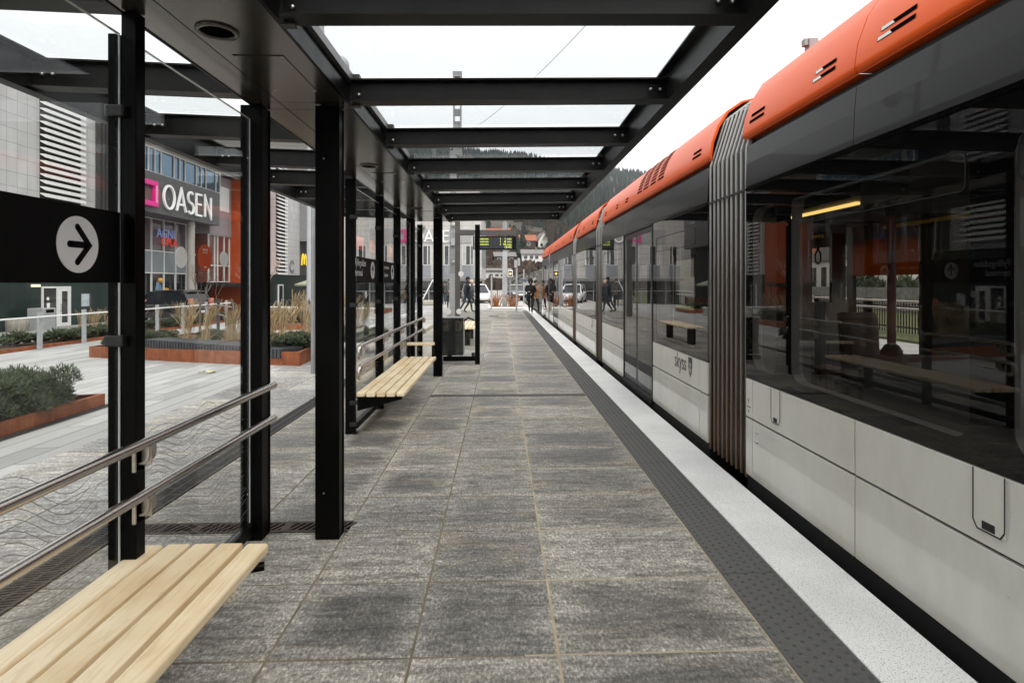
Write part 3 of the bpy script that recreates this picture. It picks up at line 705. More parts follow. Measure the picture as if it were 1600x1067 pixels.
# ------------------------------------------------------------------ benches
def bench(y0,y1,label,arm=True,legs=False,x0=-1.50,x1=-.975):
    t=thing('wooden_bench',label,'bench',((x0+x1)/2,(y0+y1)/2,0),0,'wooden platform benches')
    w=(x1-x0-.018*4)/5
    for i in range(5):
        mb=MB(); a=x0+i*(w+.018); mb.box(a,a+w,y0,y1,.415,.46,(random.random(),random.random(),random.random())); mb.build('slat',M['wood'],t,bevel=.012 if i in(0,4) else .005,seg=3)
    if not legs:
        for y in (y0+.03,(y0+y1)/2,y1-.10):
            fr=MB(); fr.prism([(x0,.414),(x1-.03,.414),(x1-.03,.385),(x0,.27)],'Y',y,y+.012)
            fr.box(x0,x1-.03,y-.02,y+.032,.404,.4135)
            if y>y0+2: fr.tube([(x1-.04,y+.01,.395),(x1+.01,y+.03,.395)],.018,10)
            fr.build('bracket',M['steel'],t)
    if legs:
        for y in (y0+.3,y1-.3):
            l=MB(); l.box((x0+x1)/2-.09,(x0+x1)/2+.09,y-.05,y+.05,0,.41); l.build('leg',M['steel'],t,bevel=.004)
    if arm:
        mb=MB(); mb.box(x0+.05,x1-.02,y1-.06,y1+.0,.63,.672,(.5,.5,.5)); mb.build('armrest',M['wood'],t,bevel=.008)
        mb=MB(); mb.box(x1-.06,x1-.03,y1-.045,y1-.02,.40,.63); mb.build('armrest_post',M['steel'],t); mb=MB(); mb.box(x0+.07,x0+.1,y1-.045,y1-.02,.40,.63); mb.build('armrest_post',M['steel'],t)
    return t
bench(-.35,2.445,'wooden slatted bench beside the black arrow sign, nearest the viewer',arm=False,x0=-1.497)
bench(5.75,8.53,'wooden slatted bench with a wooden armrest beside the paired handrails',x0=-1.437,x1=-.96)
bench(14.0,16.4,'small wooden bench on a dark foot beyond the glass end wall',arm=False,legs=True,x0=-1.1,x1=-.62)
# ------------------------------------------------------------------ drains
def drain(label,x0,x1,y0,y1,along):
    t=thing('drain_grate',label,'drain grate',((x0+x1)/2,(y0+y1)/2,0))
    b=MB(); b.box(x0,x1,y0,y1,-.03,.0015); b.build('channel',M['dark'],t)
    f=MB()
    if along=='Y':
        f.box(x0,x0+.02,y0,y1,.0018,.006); f.box(x1-.02,x1,y0,y1,.0018,.006)
        y=y0; k=0
        while y<y1:
            f.obox(((x0+x1)/2,y,.004),((x1-x0)/2-.02,.018,0),(0,.007,0),(0,0,.002)); y+=.028; k+=1
        f.box((x0+x1)/2-.008,(x0+x1)/2+.008,y0,y1,.0018,.0065)
        f.build('grating',M['iron'],t)
    else:
        f.box(x0,x1,y0,y0+.025,.0018,.006); f.box(x0,x1,y1-.025,y1,.0018,.006)
        x=x0+.02
        while x<x1:
            f.obox((x,(y0+y1)/2,.004),(.03,(y1-y0)/2-.02,0),(.009,0,0),(0,0,.002)); x+=.042
        for q in (x0+.4,x0+.95): f.box(q,q+.05,y0,y1,.002,.007)
        f.build('grating',M['rustiron'],t)
    return t
drain('long narrow iron drain grate behind the glass wall',-2.525,-2.335,-2.0,14,'Y')
drain('short iron drain grate crossing the platform at the wide columns',-2.33,-.955,3.605,3.76,'X')
drain('small dark inspection grille in the paving before the russet shrubs',-.55,-.15,26.4,26.9,'X')
mb=MB()
# litter
t=thing('sweet_wrapper','small crumpled red and yellow wrapper lying on the pale plaza','litter',(-5.2,10.3,g(-5.2)))
mb=MB(); rr=random.Random(4)
mb.add([(-.13,0,.005),(-.04,.03,.05),(.05,-.02,.015),(.14,.02,.04),(-.12,.07,.02),(-.03,.09,.03),(.06,.07,.05),(.13,.09,.01)],[(0,1,5,4),(1,2,6,5),(2,3,7,6)]); mb.build('foil',mat('wrapper_foil',(.55,.5,.25),.4,var=.3,nscale=30),t,world=False)
mb=MB(); mb.add([(-.16,0,.01),(-.125,.0,.03),(-.12,.07,.03),(-.15,.06,.01)],[(0,1,2,3)]); mb.build('torn_end',mat('wrapper_red',(.5,.05,.03),.4,var=0),t,world=False)
#MARK_TRAM
# ------------------------------------------------------------------ tram
TR=thing('tram','long white and black articulated tram with an orange roof standing at the platform','tram',(3.27,11,-.3))
XS=1.97; XC=3.27
FP=[(2.08,2.712),(2.0,2.712),(1.972,2.724),(1.966,2.755),(1.985,2.88),(2.04,3.03),(2.13,3.17),(2.27,3.265),(2.45,3.31),(2.75,3.335),(3.27,3.345)]
FPm=FP+[(2*XC-x,z) for x,z in FP[::-1][1:]]
def fair_at(z):
    for (xa,za),(xb,zb) in zip(FP[2:-1],FP[3:]):
        if za<=z<=zb: 
            t=(z-za)/(zb-za); return lerp(xa,xb,t),Vector((-(zb-za),0,xb-xa)).normalized()
    return 2,Vector((-1,0,0))
def fairing(y0,y1,par,slots,seams=()):
    ys=[y0]+[q for s in sorted(seams) for q in (s-.004,s+.004)]+[y1]
    mb=MB()
    for a,b in zip(ys[0::2],ys[1::2]):
        n=len(FPm); m=max(2,int((b-a)/.6)); vs=[]
        for k in range(m+1):
            y=lerp(a,b,k/m); vs+=[(x,y,z) for x,z in FPm]
        mb.add(vs,[(k*n+i,k*n+i+1,(k+1)*n+i+1,(k+1)*n+i) for k in range(m) for i in range(n-1)],True)
        # inner skin so that the shell has an edge you can see
        vs=[]
        for y in (a,b): vs+=[(lerp(x,XC,.016),y,z-.014) for x,z in FPm]
        mb.add(vs,[(i,n+i,n+i+1,i+1) for i in range(2,n-3)],True)
        for k,y in enumerate((a,b)):
            mb.add([(x,y,z) for x,z in FPm]+[(lerp(x,XC,.016),y,z-.014) for x,z in FPm],[(i,i+1,n+i+1,n+i) for i in range(2,n-3)])
    f=mb.build('roof_fairing',M['tramorange'],par)
    f.data.polygons.foreach_get
    for (a,b,z0,z1) in slots:
        d=MB(); x0,n0=fair_at(z0); x1,n1=fair_at(z1); e=.003
        d.add([(x0+n0.x*e,a,z0+n0.z*e),(x0+n0.x*e,b,z0+n0.z*e),(x1+n1.x*e,b,z1+n1.z*e),(x1+n1.x*e,a,z1+n1.z*e)],[(0,1,2,3)])
        sl_=d.build('vent_slot',M['dark'],f)
        if 2.5<a<3.4:  # pale quad painted over the slot for bright sky showing through
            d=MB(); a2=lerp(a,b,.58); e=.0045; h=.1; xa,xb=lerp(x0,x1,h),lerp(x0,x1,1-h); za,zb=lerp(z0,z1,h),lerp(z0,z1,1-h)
            d.add([(xa+n0.x*e,a2,za+n0.z*e),(xa+n0.x*e,b-.006,za+n0.z*e),(xb+n1.x*e,b-.006,zb+n1.z*e),(xb+n1.x*e,a2+.02,zb+n1.z*e)],[(0,1,2,3)]); d.build('vent_sky_patch',M['alu'],sl_)
    return f
def pair(y,L=.3,z=2.81): L*=.82; return [(y-L/2,y+L/2,z,z+.024),(y-L/2+.0,y+L/2-.02,z+.046,z+.07)]
def whitepanels(par,spans,seams):
    for a,b in spans:
        cuts=[a]+sorted(s for s in seams if a<s<b)+[b]
        for p,q in zip(cuts[:-1],cuts[1:]):
            for z0,z1 in ((.025,.473),(.487,.788)): mb=MB(); mb.box(XS-.004,XS+.02,p+.005,q-.005,z0,z1); mb.build('side_panel',M['tramwhite'],par,bevel=.004)
def section(y0,y1,doors=(),wins=(),seams=(),slots=(),fseams=(),farw=(),hatches=(),cseams=(),seatys=(),light=None,lab=None,fy=None):
    spans=[];cur=y0
    for a,b in doors: spans.append((cur,a)); cur=b
    spans.append((cur,y1))
    mb=MB(); mb.box(XS+.03,4.5,y0,y1,-.25,-.02); sec=mb.build('car_section',M['rubber'],TR)
    whitepanels(sec,spans,seams)
    for a,b in spans:
        mb=MB(); mb.box(XS+.021,XS+.05,a,b,-.02,.795); mb.build('panel_backing',M['rubber'],sec)
    mb=MB(); mb.box(XS+.012,XS+.03,y0,y1,-.16,.02); mb.build('skirt_rubber',M['rubber'],sec)
    for a,b in spans:
        ws=[w for w in wins if a<=w[0] and w[1]<=b]
        if a!=y0 or True:
            holes=[rrect(*w) for w in ws]
            holed([(a,.797),(b,.797),(b,2.312),(a,2.312)],holes,XS-.002).build('window_band',M['frit'],sec)
        for w in ws:
            mb=MB(); r=rrect(*w); n=len(r)
            mb.add([(XS-.0005,p[0],p[1]) for p in r],[tuple(range(n))]); pn=mb.build('window',M['tramglass'],sec)
            mb=MB(); mb.add([(XS+.002,p[0],p[1]) for p in r]+[(XS+.075,p[0],p[1]) for p in r],[(i,(i+1)%n,(i+1)%n+n,i+n) for i in range(n)]); mb.build('window_reveal',M['midgrey'],sec)
            if w[1]-w[0]>1.2:
                zt=w[3]-.16; q=rrect(w[0]+.02,w[1]-.02,zt-.02,w[3]-.01,.03); q=q+[q[0]]
                mb=MB(); strokes(mb,[q],.006,.002,lambda u,v,c:(XS-.003-c,u,v)); mb.build('hopper_frame',M['cantrail'],sec)
    # cantrail
    mb=MB(); cs=[y0]+sorted(cseams)+[y1]
    for p,q in zip(cs[:-1],cs[1:]):
        mb.prism([(XS-.006,2.316),(XS+.002,2.5),(XS+.014,2.645),(XS+.06,2.65),(XS+.06,2.316)],'Y',p+.0025,q-.0025)
    mb.build('cantrail',M['cantrail'],sec)
    mb=MB(); mb.box(XS+.07,4.48,y0,y1,2.42,2.70); mb.box(XS+.055,XS+.075,y0,y1,2.31,2.66); mb.build('roof_deck',M['rubber'],sec)
    fa,fb=fy or (y0,y1)
    fairing(fa,fb,sec,slots,fseams)
    # doors
    for a,b in doors:
        m_=(a+b)/2
        mb=MB(); mb.box(XS-.008,XS+.05,a-.0,a+.03,-.02,2.33); mb.box(XS-.008,XS+.05,b-.03,b,-.02,2.33); mb.box(XS-.008,XS+.05,a,b,2.30,2.33); mb.box(XS-.03,XS+.05,a,b,-.03,.05); mb.build('door_frame',M['rubber'],sec)
        for p,q in ((a+.033,m_-.004),(m_+.004,b-.033)):
            h=rrect(p+.055,q-.055,.14,2.22,.04)
            holed([(p,.06),(q,.06),(q,2.29),(p,2.29)],[h],XS+.004).build('door',M['cantrail'],sec)
            mb=MB(); mb.add([(XS+.003,u,v) for u,v in h],[tuple(range(len(h)))]); mb.build('door_glass',M['tramglass'],sec)
    # hatches
    for a,b,z0,z1 in hatches:
        mb=MB(); mb.box(XS-.012,XS-.004,a,b,z0,z1); h=mb.build('hatch',M['tramwhite'],sec,bevel=.003)
        mb=MB(); c=[(a,z1),(a,z0+.03),(a+.02,z0),(b-.02,z0),(b,z0+.03),(b,z1)]
        strokes(mb,[c],.006,.001,lambda u,v,w_:(XS-.0125-w_,u,v)); mb.build('hatch_gap',M['rubber'],sec)
        mb=MB(); mb.box(XS-.0145,XS-.0122,lerp(a,b,.3),lerp(a,b,.7),z0+.008,z0+.04); mb.build('hatch_handle',M['rubber'],sec)
    # interior
    mb=MB(); mb.box(XS+.05,4.50,y0,y1,.0,.05); mb.build('floor',M['interiord'],sec)
    mb=MB(); mb.box(XS+.055,4.50,y0,y1,2.26,2.30); mb.build('interior_ceiling',M['interior'],sec)
    holed([(y0,-.25),(y1,-.25),(y1,2.65),(y0,2.65)],[rrect(*w) for w in farw],4.56).build('far_side_wall',M['interior'],sec)
    for w in farw:
        r=rrect(*w); mb=MB(); mb.add([(4.565,p[0],p[1]) for p in r],[tuple(range(len(r)))]); mb.build('window',M['tramglassfar'],sec)
    for y in (y0+.005,y1-.005):
        holed([(XS+.06,.0),(4.5,.0),(4.5,2.3),(XS+.06,2.3)],[rrect(2.5,4.05,.05,2.12,.12)],0)
        h=holed([(XS+.06,.0),(4.5,.0),(4.5,2.3),(XS+.06,2.3)],[rrect(2.5,4.05,.05,2.12,.12)],0); h.v=[(b_,y,c_) for (a_,b_,c_) in h.v]; h.build('end_wall',M['interior'],sec)
    for (x,y) in seatys:
        mb=MB(); mb.box(x-.22,x+.22,y-.22,y+.22,.42,.50); mb.prism([(y+.16,.48),(y+.22,.48),(y+.30,1.2),(y+.25,1.22),(y+.20,1.15)],'X',x-.22,x+.22); mb.box(x-.05,x+.05,y-.1,y+.1,.05,.42)
        mb.build('seat',M['seat'],sec,bevel=.02)
    return sec
def bellow(y0,y1,n):
    prof=[(1.985,-.02),(1.985,2.30),(1.985,2.64),(2.12,3.08),(2.25,3.18),(2.5,3.23),(3.27,3.25)]
    pm=prof+[(2*XC-x,z) for x,z in prof[::-1][1:]]
    mb=MB()
    inn=[(x+.024 if x<XC-.1 else (x-.024 if x>XC+.1 else x),z-(.03 if z>2.9 else 0)) for x,z in pm]
    for (xa,za),(xb,zb) in zip(inn[:-1],inn[1:]):
        mb.add([(xa,y0,za),(xb,y0,zb),(xb,y1,zb),(xa,y1,za)],[(0,1,2,3)])
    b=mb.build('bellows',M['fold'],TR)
    for k in range(n):
        y=lerp(y0+.03,y1-.03,k/(n-1)); r=MB(); w=.020 if n>6 else .03
        for (xa,za),(xb,zb) in zip(pm[:-1],pm[1:]): r.bar((xa,y,za),(xb,y,zb),.016,w*1.25,(0,1,0))
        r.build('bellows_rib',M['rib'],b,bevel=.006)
    mb=MB(); mb.box(1.968,1.982,y0+.02,y1-.02,2.295,2.31); mb.build('seam_band',M['fold'],b)
    mb=MB()
    for x in (2.48,4.06): mb.box(x-.03,x+.03,y0,y1,.0,2.2)
    mb.box(2.48,4.06,y0,y1,2.14,2.24); mb.build('gangway_wall',M['interiord'],b)
    mb=MB(); mb.box(2.5,4.05,y0,y1,.0,.05); mb.build('gangway_floor',M['interiord'],b)
    return b
W=lambda a,b,zb=.885,zt=2.12,r=.09:(a,b,zb,zt,r)
s1=section(-6,4.54,doors=((-4.0,-2.3),),wins=[W(2.34,3.82),W(4.03,4.42,.885,2.12,.10),W(.4,2.13),W(-2.0,.2)],seams=[4.42,3.12,2.24-.9,-.5],
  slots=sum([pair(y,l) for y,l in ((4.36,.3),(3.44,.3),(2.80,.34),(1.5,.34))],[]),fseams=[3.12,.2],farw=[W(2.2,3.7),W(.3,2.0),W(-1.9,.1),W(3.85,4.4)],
  hatches=[(3.96,4.09,.545,.79),(2.16,2.31,.545,.79)],cseams=[3.13,.3],seatys=[(4.0,1.2),(4.0,2.2),(2.5,1.2)],fy=(-6,4.60))
s2=section(5.39,11.07,doors=((7.36,9.13),),wins=[W(5.72,7.2),W(9.3,10.9)],seams=[5.62],
  slots=pair(5.72)+pair(8.95,.25)+pair(9.7,.2)+pair(10.75,.2)+[(6.9+.36*c+(.03 if False else 0),6.9+.36*c+.26,2.83+.045*r_,2.83+.045*r_+.026) for c in range(4) for r_ in range(8)],
  fseams=[],farw=[W(5.75,7.2,.75,2.05),W(7.4,8.3,.15,2.05,.03),W(8.4,9.2,.15,2.05,.03),W(9.4,10.8)],cseams=[9.15],seatys=[(4.1,6.2),(4.1,7.1)],fy=(5.33,11.1))
s3=section(11.85,14.98,wins=[W(12.05,14.8)],seams=[13.4],slots=pair(12.3,.25)+pair(13.6,.25)+pair(14.5,.25),farw=[W(12.0,14.8)],hatches=[(12.2,12.35,.6,.79)])
s4=section(15.67,23.22,doors=((19.7,21.4),),wins=[W(15.9,17.6),W(17.75,19.5),W(21.6,23.0)],seams=[17.6],slots=pair(16.2,.25)+pair(18.2,.25)+pair(20.2,.25)+pair(22.6,.25),farw=[W(16,19.4),W(21.6,23)])
s5=section(23.7,27.5,doors=((25.0,26.3),),wins=[W(23.9,24.85)],slots=pair(24.4,.25)+pair(26.2,.25),farw=[W(24,26.5)])
bellow(4.54,5.39,9); bellow(11.07,11.85,5); bellow(14.98,15.67,5); bellow(23.22,23.7,4)
# nose of the leading car
def ring(y,ins,zs): return [(XS+ins,y,z) for z in zs]
def nose(name,m,z0,z1,x0a,dz=0):
    mb=MB(); st=[(27.5,0),(27.9,.05),(28.25,.22),(28.45,.55),(28.5,1.3)]
    L=[(XS+i,y) for y,i in st]+[(2*XC-XS-i,y) for y,i in st[::-1]]
    n=len(L); mb.add([(x,y,z0) for x,y in L]+[(lerp(x,XC,dz),y-dz*.6*(1 if y>27.6 else 0),z1) for x,y in L],[(i,i+1,n+i+1,n+i) for i in range(n-1)]+[tuple(range(n,2*n))],False)
    return mb.build(name,m,s5)
nose('nose_panel',M['tramwhite'],-.2,.85,0); nose('windscreen',M['frit'],.85,2.45,0,.04); nose('nose_fairing',M['tramorange'],2.45,3.1,0,.28)
mb=MB(); mb.bar((1.95,27.3,2.36),(1.80,27.6,2.40),.03); mb.sphere((1.80,27.6,2.30),.09,10,8,(.6,.6,1.2)); mb.build('mirror',M['rubber'],s5)
# interior details that show through the nearest panes
mb=MB(); mb.tube([(3.0,4.30,1.02),(3.0,4.30,2.26)],.03,12); p=mb.build('grab_pole',M['redpole'],s1)
mb=MB(); mb.lathe([(.0,0),(.075,0),(.075,.03),(.05,.07),(.035,.08)],(3.0,4.30,1.0),14); mb.lathe([(.035,0),(.06,.12),(.10,.2)],(3.0,4.30,2.06),14); mb.build('pole_socket',M['rubber'],s1)
mb=MB(); mb.box(2.75,4.4,4.26,4.33,.05,1.0); mb.build('partition',M['interiord'],s1,bevel=.01)
mb=MB(); mb.tube([(3.1,3.3,2.0),(3.1,4.52,2.0)],.016,10); mb.build('grab_rail',mat('yellow_rail',(.55,.36,.03),.4,var=0),s1)
mb=MB(); mb.tube([(3.1,5.42,2.0),(3.1,7.3,2.0)],.016,10); mb.build('grab_rail',mat('yellow_rail2',(.55,.36,.03),.4,var=0),s2)
for y in (5.5,5.85,6.3,6.8):
    mb=MB(); mb.bar((3.1,y,1.99),(3.1,y,1.86),.025,.006); lp=[(3.1,y+.05*math.sin(2*PI*k/12),1.80+.065*math.cos(2*PI*k/12)) for k in range(13)]; mb.tube(lp,.008,6,cap=False); mb.build('hanging_strap',M['rubber'],s2)
mb=MB(); mb.box(2.97,3.03,5.45,6.6,2.235,2.255); mb.build('light_tube',M['warm'],s2)
mb=MB(); mb.box(2.15,2.45,3.35,4.5,2.075,2.26); mb.build('light_cove',M['interiord'],s1); mb=MB(); mb.box(2.29,2.318,3.62,4.45,2.055,2.073); mb.build('light_tube',M['warm'],s1)
mb=MB(); mb.box(4.50,4.51,5.72,7.22,1.64,2.08); mb.build('roller_blind',M['amber'],s2)
mb=MB(); mb.box(4.3,4.48,7.3,7.36,.05,2.2); mb.box(3.9,4.48,7.24,7.27,.05,1.3); mb.build('partition',M['interiord'],s2)
# operator's lettering and shield, small marks
pl=lambda y,z:(lambda a,b,c:(XS-.0045-c,y-a,z+b))
textmesh('skyss',.24,pl(6.42,.615),.0006,.002,.82).build('lettering',M['skyss'],s2)
mb=MB()
sh=[(-.058,.10),(.058,.10),(.058,.0),(.04,-.06),(0,-.10),(-.04,-.06),(-.058,0)]
mb.prism([(5.885-a,.675+b) for a,b in sh],'X',XS-.0062,XS-.0042); q=mb.build('shield_emblem',M['skyss'],s2)
mb=MB(); mb2=lambda u,v,c:(XS-.0064-c,5.885-u,.675+v)
strokes(mb,[[(-.03,.045),(0,.0),(.03,.045)],[(-.03,-.01),(0,-.06),(.03,-.01)],[(0,0),(0,-.06)]],.012,.0005,mb2); mb.build('shield_mark',M['tramwhite'],s2)
textmesh('V',.05,pl(4.50,.60),.0005).build('lettering',M['skyss'],s1)
mb=MB(); mb.box(XS-.0055,XS-.0045,4.445,4.515,.565,.572); mb.disc((XS-.005,4.48,.535),.008,'X',.001,10); mb.build('lettering',M['skyss'],s1)
mb=MB()
for z in (.40,.33): mb.sphere((XS-.006,4.33,z),.014,10,6)
mb.build('panel_lock',M['bolt'],s1)
mb=MB()
for y in (12.1,14.7):
    for z in (.40,.33): mb.sphere((XS-.006,y,z),.014,8,5)
mb.build('panel_lock',M['bolt'],s3)
mb=MB(); mb.box(2.33,2.40,4.25,4.32,3.26,3.40); mb.box(2.30,2.33,4.26,4.31,3.35,3.40); mb.build('roof_bracket',M['galvd'],s1)
#MARK_PLAZA
# ------------------------------------------------------------------ planting
def leaves_mesh(name,rr,n,rad,h,size,clumps=14):
    mb=MB(); cl=[]
    for k in range(clumps):
        a=rr.uniform(0,2*PI); q=math.sqrt(rr.random())*.8
        cl.append((q*math.cos(a)*rad,q*math.sin(a)*rad,h*rr.uniform(.25,.85),rr.uniform(.22,.38)*rad,rr.random()))
    for k in range(n):
        c=cl[rr.randrange(clumps)]
        d=Vector((rr.gauss(0,1),rr.gauss(0,1),abs(rr.gauss(0,.8)))).normalized()
        p=Vector(c[:3])+d*c[3]*rr.uniform(.7,1.08); p.z=max(.01,p.z)
        out=(d+Vector((rr.gauss(0,.35),rr.gauss(0,.35),.25+rr.gauss(0,.3)))).normalized()
        side=out.cross(Vector((rr.gauss(0,1),rr.gauss(0,1),rr.gauss(0,1)))).normalized()
        L=size*rr.uniform(.6,1.3); w=L*.16
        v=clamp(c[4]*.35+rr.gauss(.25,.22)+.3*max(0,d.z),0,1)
        mb.add([p-side*w,p+side*w,p+out*L+side*w*.35,p+out*L-side*w*.35],[(0,1,2,3)],rnd=v)
        # side sprigs
        if k%2==0:
            o2=(out+side*rr.choice((-1,1))*.9).normalized(); q=p+out*L*.35
            s2=o2.cross(out).cross(o2).normalized()
            mb.add([q-s2*w*.7,q+s2*w*.7,q+o2*L*.6],[(0,1,2)],rnd=v)
    return mb.mesh(name)
rr=random.Random(11)
JM=[leaves_mesh('juniper',random.Random(20+i),13000,.52,.40,.04,26) for i in range(3)]
JS=[leaves_mesh('juniper_far',random.Random(30+i),1300,.45,.40,.12,14) for i in range(3)]
for m in JM+JS: m.materials.append(M['juniper'])
def shrub(x,y,z,s,label,group,near=False,zs=1):
    o=bpy.data.objects.new('juniper_shrub',rr.choice(JM if near else JS)); COL.objects.link(o); o.location=(x,y,z); o.rotation_euler=(0,0,rr.uniform(0,6)); o.scale=(s,s,s*zs)
    return tag(o,label,'shrub',group)
def grass_mesh(rr,n=95,H=.95):
    mb=MB()
    for k in range(n):
        a=rr.uniform(0,2*PI); r0=rr.uniform(0,.1); tall=rr.random()<.35
        h=H*(rr.uniform(.75,1.1) if tall else rr.uniform(.2,.6)); lean=rr.uniform(.08,.45)*h if tall else rr.uniform(.3,.9)*h
        a2=a+rr.gauss(0,.7) if not tall else rr.gauss(-.5,.7)
        w=.0028+.0022*rr.random(); v=rr.random(); px=[]
        for q in range(6):
            t=q/5; b=lean*t*t; zz=h*(t-.35*t*t*(0 if tall else 1))
            px.append(Vector((r0*math.cos(a)+b*math.cos(a2),r0*math.sin(a)+b*math.sin(a2),zz)))
        sd=Vector((-math.sin(a2),math.cos(a2),0))*w
        if rr.random()<.5: sd=Vector((w,0,0))
        for q in range(5):
            k0=1-.15*q;k1=1-.15*(q+1)
            if tall and q>=3:k0=k1=1.6 if q==4 else 1.2
            mb.add([px[q]-sd*k0,px[q]+sd*k0,px[q+1]+sd*k1,px[q+1]-sd*k1],[(0,1,2,3)],rnd=v)
    m=mb.mesh('grass_tuft'); m.materials.append(M['grass']); return m
GM=[grass_mesh(random.Random(50+i)) for i in range(4)]
def tuft(x,y,z,s,label,group):
    o=bpy.data.objects.new('grass_tuft',rr.choice(GM)); COL.objects.link(o); o.location=(x,y,z); o.rotation_euler=(0,0,rr.uniform(-.6,.6)); o.scale=(s,s,s)
    return tag(o,label,'ornamental grass',group)
def planter(label,poly,h,z0s,soil=.06,t=.012):
    # poly: list of (x,y) counter-clockwise
    c=Vector((sum(p[0] for p in poly)/len(poly),sum(p[1] for p in poly)/len(poly)))
    zc=min(z0s); T=thing('corten_planter',label,'planter',(c.x,c.y,zc))
    n=len(poly); top=max(z0s)+h
    for i in range(n):
        a=Vector(poly[i]);b=Vector(poly[(i+1)%n]);d=(b-a).normalized();nr=Vector((-d.y,d.x))
        L=(b-a).length;k=max(1,round(L/1.5)); e=MB()
        for q in range(k):
            p0=a+d*(L*q/k+.002); p1=a+d*(L*(q+1)/k-.002)
            za=lerp(z0s[i],z0s[(i+1)%n],q/k); zb=lerp(z0s[i],z0s[(i+1)%n],(q+1)/k)
            q0=p0+nr*t;q1=p1+nr*t
            e.add([(p0.x,p0.y,za-.1),(p1.x,p1.y,zb-.1),(q1.x,q1.y,zb-.1),(q0.x,q0.y,za-.1),(p0.x,p0.y,za+h),(p1.x,p1.y,zb+h),(q1.x,q1.y,zb+h),(q0.x,q0.y,za+h)],[(0,3,2,1),(4,5,6,7),(0,1,5,4),(1,2,6,5),(2,3,7,6),(3,0,4,7)])
            l0=p0+nr*.05;l1=p1+nr*.05
            e.add([(q0.x,q0.y,za+h-.008),(q1.x,q1.y,zb+h-.008),(l1.x,l1.y,zb+h-.008),(l0.x,l0.y,za+h-.008),(q0.x,q0.y,za+h-.001),(q1.x,q1.y,zb+h-.001),(l1.x,l1.y,zb+h-.001),(l0.x,l0.y,za+h-.001)],[(0,3,2,1),(4,5,6,7),(1,2,6,5),(3,0,4,7)])
        e.build('edge_plate',M['corten'],T)
    s=MB(); vs=[];N=n
    cz=sum(z0s)/n
    vs=[(lerp(p[0],c.x,.01),lerp(p[1],c.y,.01),z+h-soil) for p,z in zip(poly,z0s)]+[(c.x,c.y,cz+h-soil+.03)]
    s.add(vs,[(i,(i+1)%n,n) for i in range(n)]); s.build('soil',M['soil'],T)
    return T
# near planter at the left
P=[(-9.5,2.2),(-5.12,2.2),(-5.19,7.7),(-9.6,7.7)]
planter('low rust coloured steel planter filled with dark green juniper, nearest the shelter',P,.15,[g(p[0],p[1]) for p in P])
LJ='dark green juniper mound packed in the planter nearest the shelter'
for i in range(7):
    for j in range(9):
        x=-9.1+.58*i+rr.uniform(-.12,.12); y=2.6+.57*j+rr.uniform(-.12,.12)
        if x<-5.42 and y<7.4: shrub(x,y,g(x)+.06,rr.uniform(.92,1.12),LJ,'junipers in the nearest planter',near=True,zs=rr.uniform(.95,1.25))
mb=MB(); mb.add([(-5.12,2.2,g(-5.12)+.003),(-4.98,2.2,g(-4.98)+.003),(-5.05,7.85,g(-5.05)+.003),(-5.19,7.85,g(-5.19)+.003)],[(0,1,2,3)]); tag(mb.build('gravel_strip',M['ballast']),kind='structure')
# large planter with the slatted bench
P=[(-9.9,14.13),(-5.6,11.67),(-3.75,10.81),(-3.95,13.9),(-5.2,15.6),(-9.3,17.6)]
planter('large rust coloured steel planter with the dark slatted bench along its front edge',P,.26,[g(p[0],p[1]) for p in P],.04)
d=Vector((-3.75+9.9,10.81-14.13)).normalized()
def along(s,off): 
    a=Vector((-9.9,14.13))+d*s; nn=Vector((-d.y,d.x)); return a+nn*off
ang=math.atan2(d.y,d.x)
p=along(2.3,.0); B=thing('slatted_bench','long anthracite slatted bench without back on the edge of the large planter','bench',(p.x,p.y,g(p.x)),ang)
mb=MB()
k=0
while k*.095<4.2:
    mb.box(k*.095,k*.095+.06,-.07,.50,.275,.455); k+=1
mb.build('slats',M['slatbench'],B,world=False,bevel=.004)
mb=MB(); mb.box(0,4.2,-.0,.45,.285,.40); mb.build('frame',M['dark'],B,world=False)
LB='dark green juniper mound in the large planter behind the slatted bench'
for (s,o,q) in ((.5,.5,.8),(.9,1.1,.9),(6.1,.55,.95),(6.6,.9,1.0),(6.2,1.6,1.0),(6.7,2.2,.9),(6.0,2.4,.9),(5.6,1.2,.8),(.4,1.5,.8),(1.8,2.0,.8)):
    p=along(s,o); shrub(p.x,p.y,g(p.x)+.16,q,LB,'junipers in the large planter',near=True,zs=.85)
LG='tuft of dry tan ornamental grass in the large planter behind the slatted bench'
for k in range(40):
    p=along(rr.uniform(2.0,6.4),rr.uniform(.7,2.3)); tuft(p.x,p.y,g(p.x)+.2,rr.uniform(.7,1.05),LG,'dry grasses in the large planter')
for k in range(6):
    p=along(rr.uniform(5.7,6.5),rr.uniform(1.6,2.6)); tuft(p.x,p.y,g(p.x)+.2,rr.uniform(.9,1.15),LG,'dry grasses in the large planter')
# planting strip beyond the railing
P=[(-15.2,9),(-13.62,9),(-13.5,30),(-15.1,30)]
planter('long low rust coloured edging of the bed behind the white handrail',P,.10,[g(p[0],p[1]) for p in P],.03)
LF='small dark green juniper in the long bed behind the white handrail'
for k in range(30):
    y=14.6+k*.52; shrub(-14.15+rr.uniform(-.35,.25),y,g(-14.2)+.06,rr.uniform(.7,1.0),LF,'junipers behind the white handrail',zs=.85)
LT='dry tan grass tuft in the long bed behind the white handrail'
for k in range(14): tuft(-14.3+rr.uniform(-.3,.4),rr.uniform(19.5,30),g(-14.2)+.07,rr.uniform(.8,1.2),LT,'dry grasses behind the white handrail')
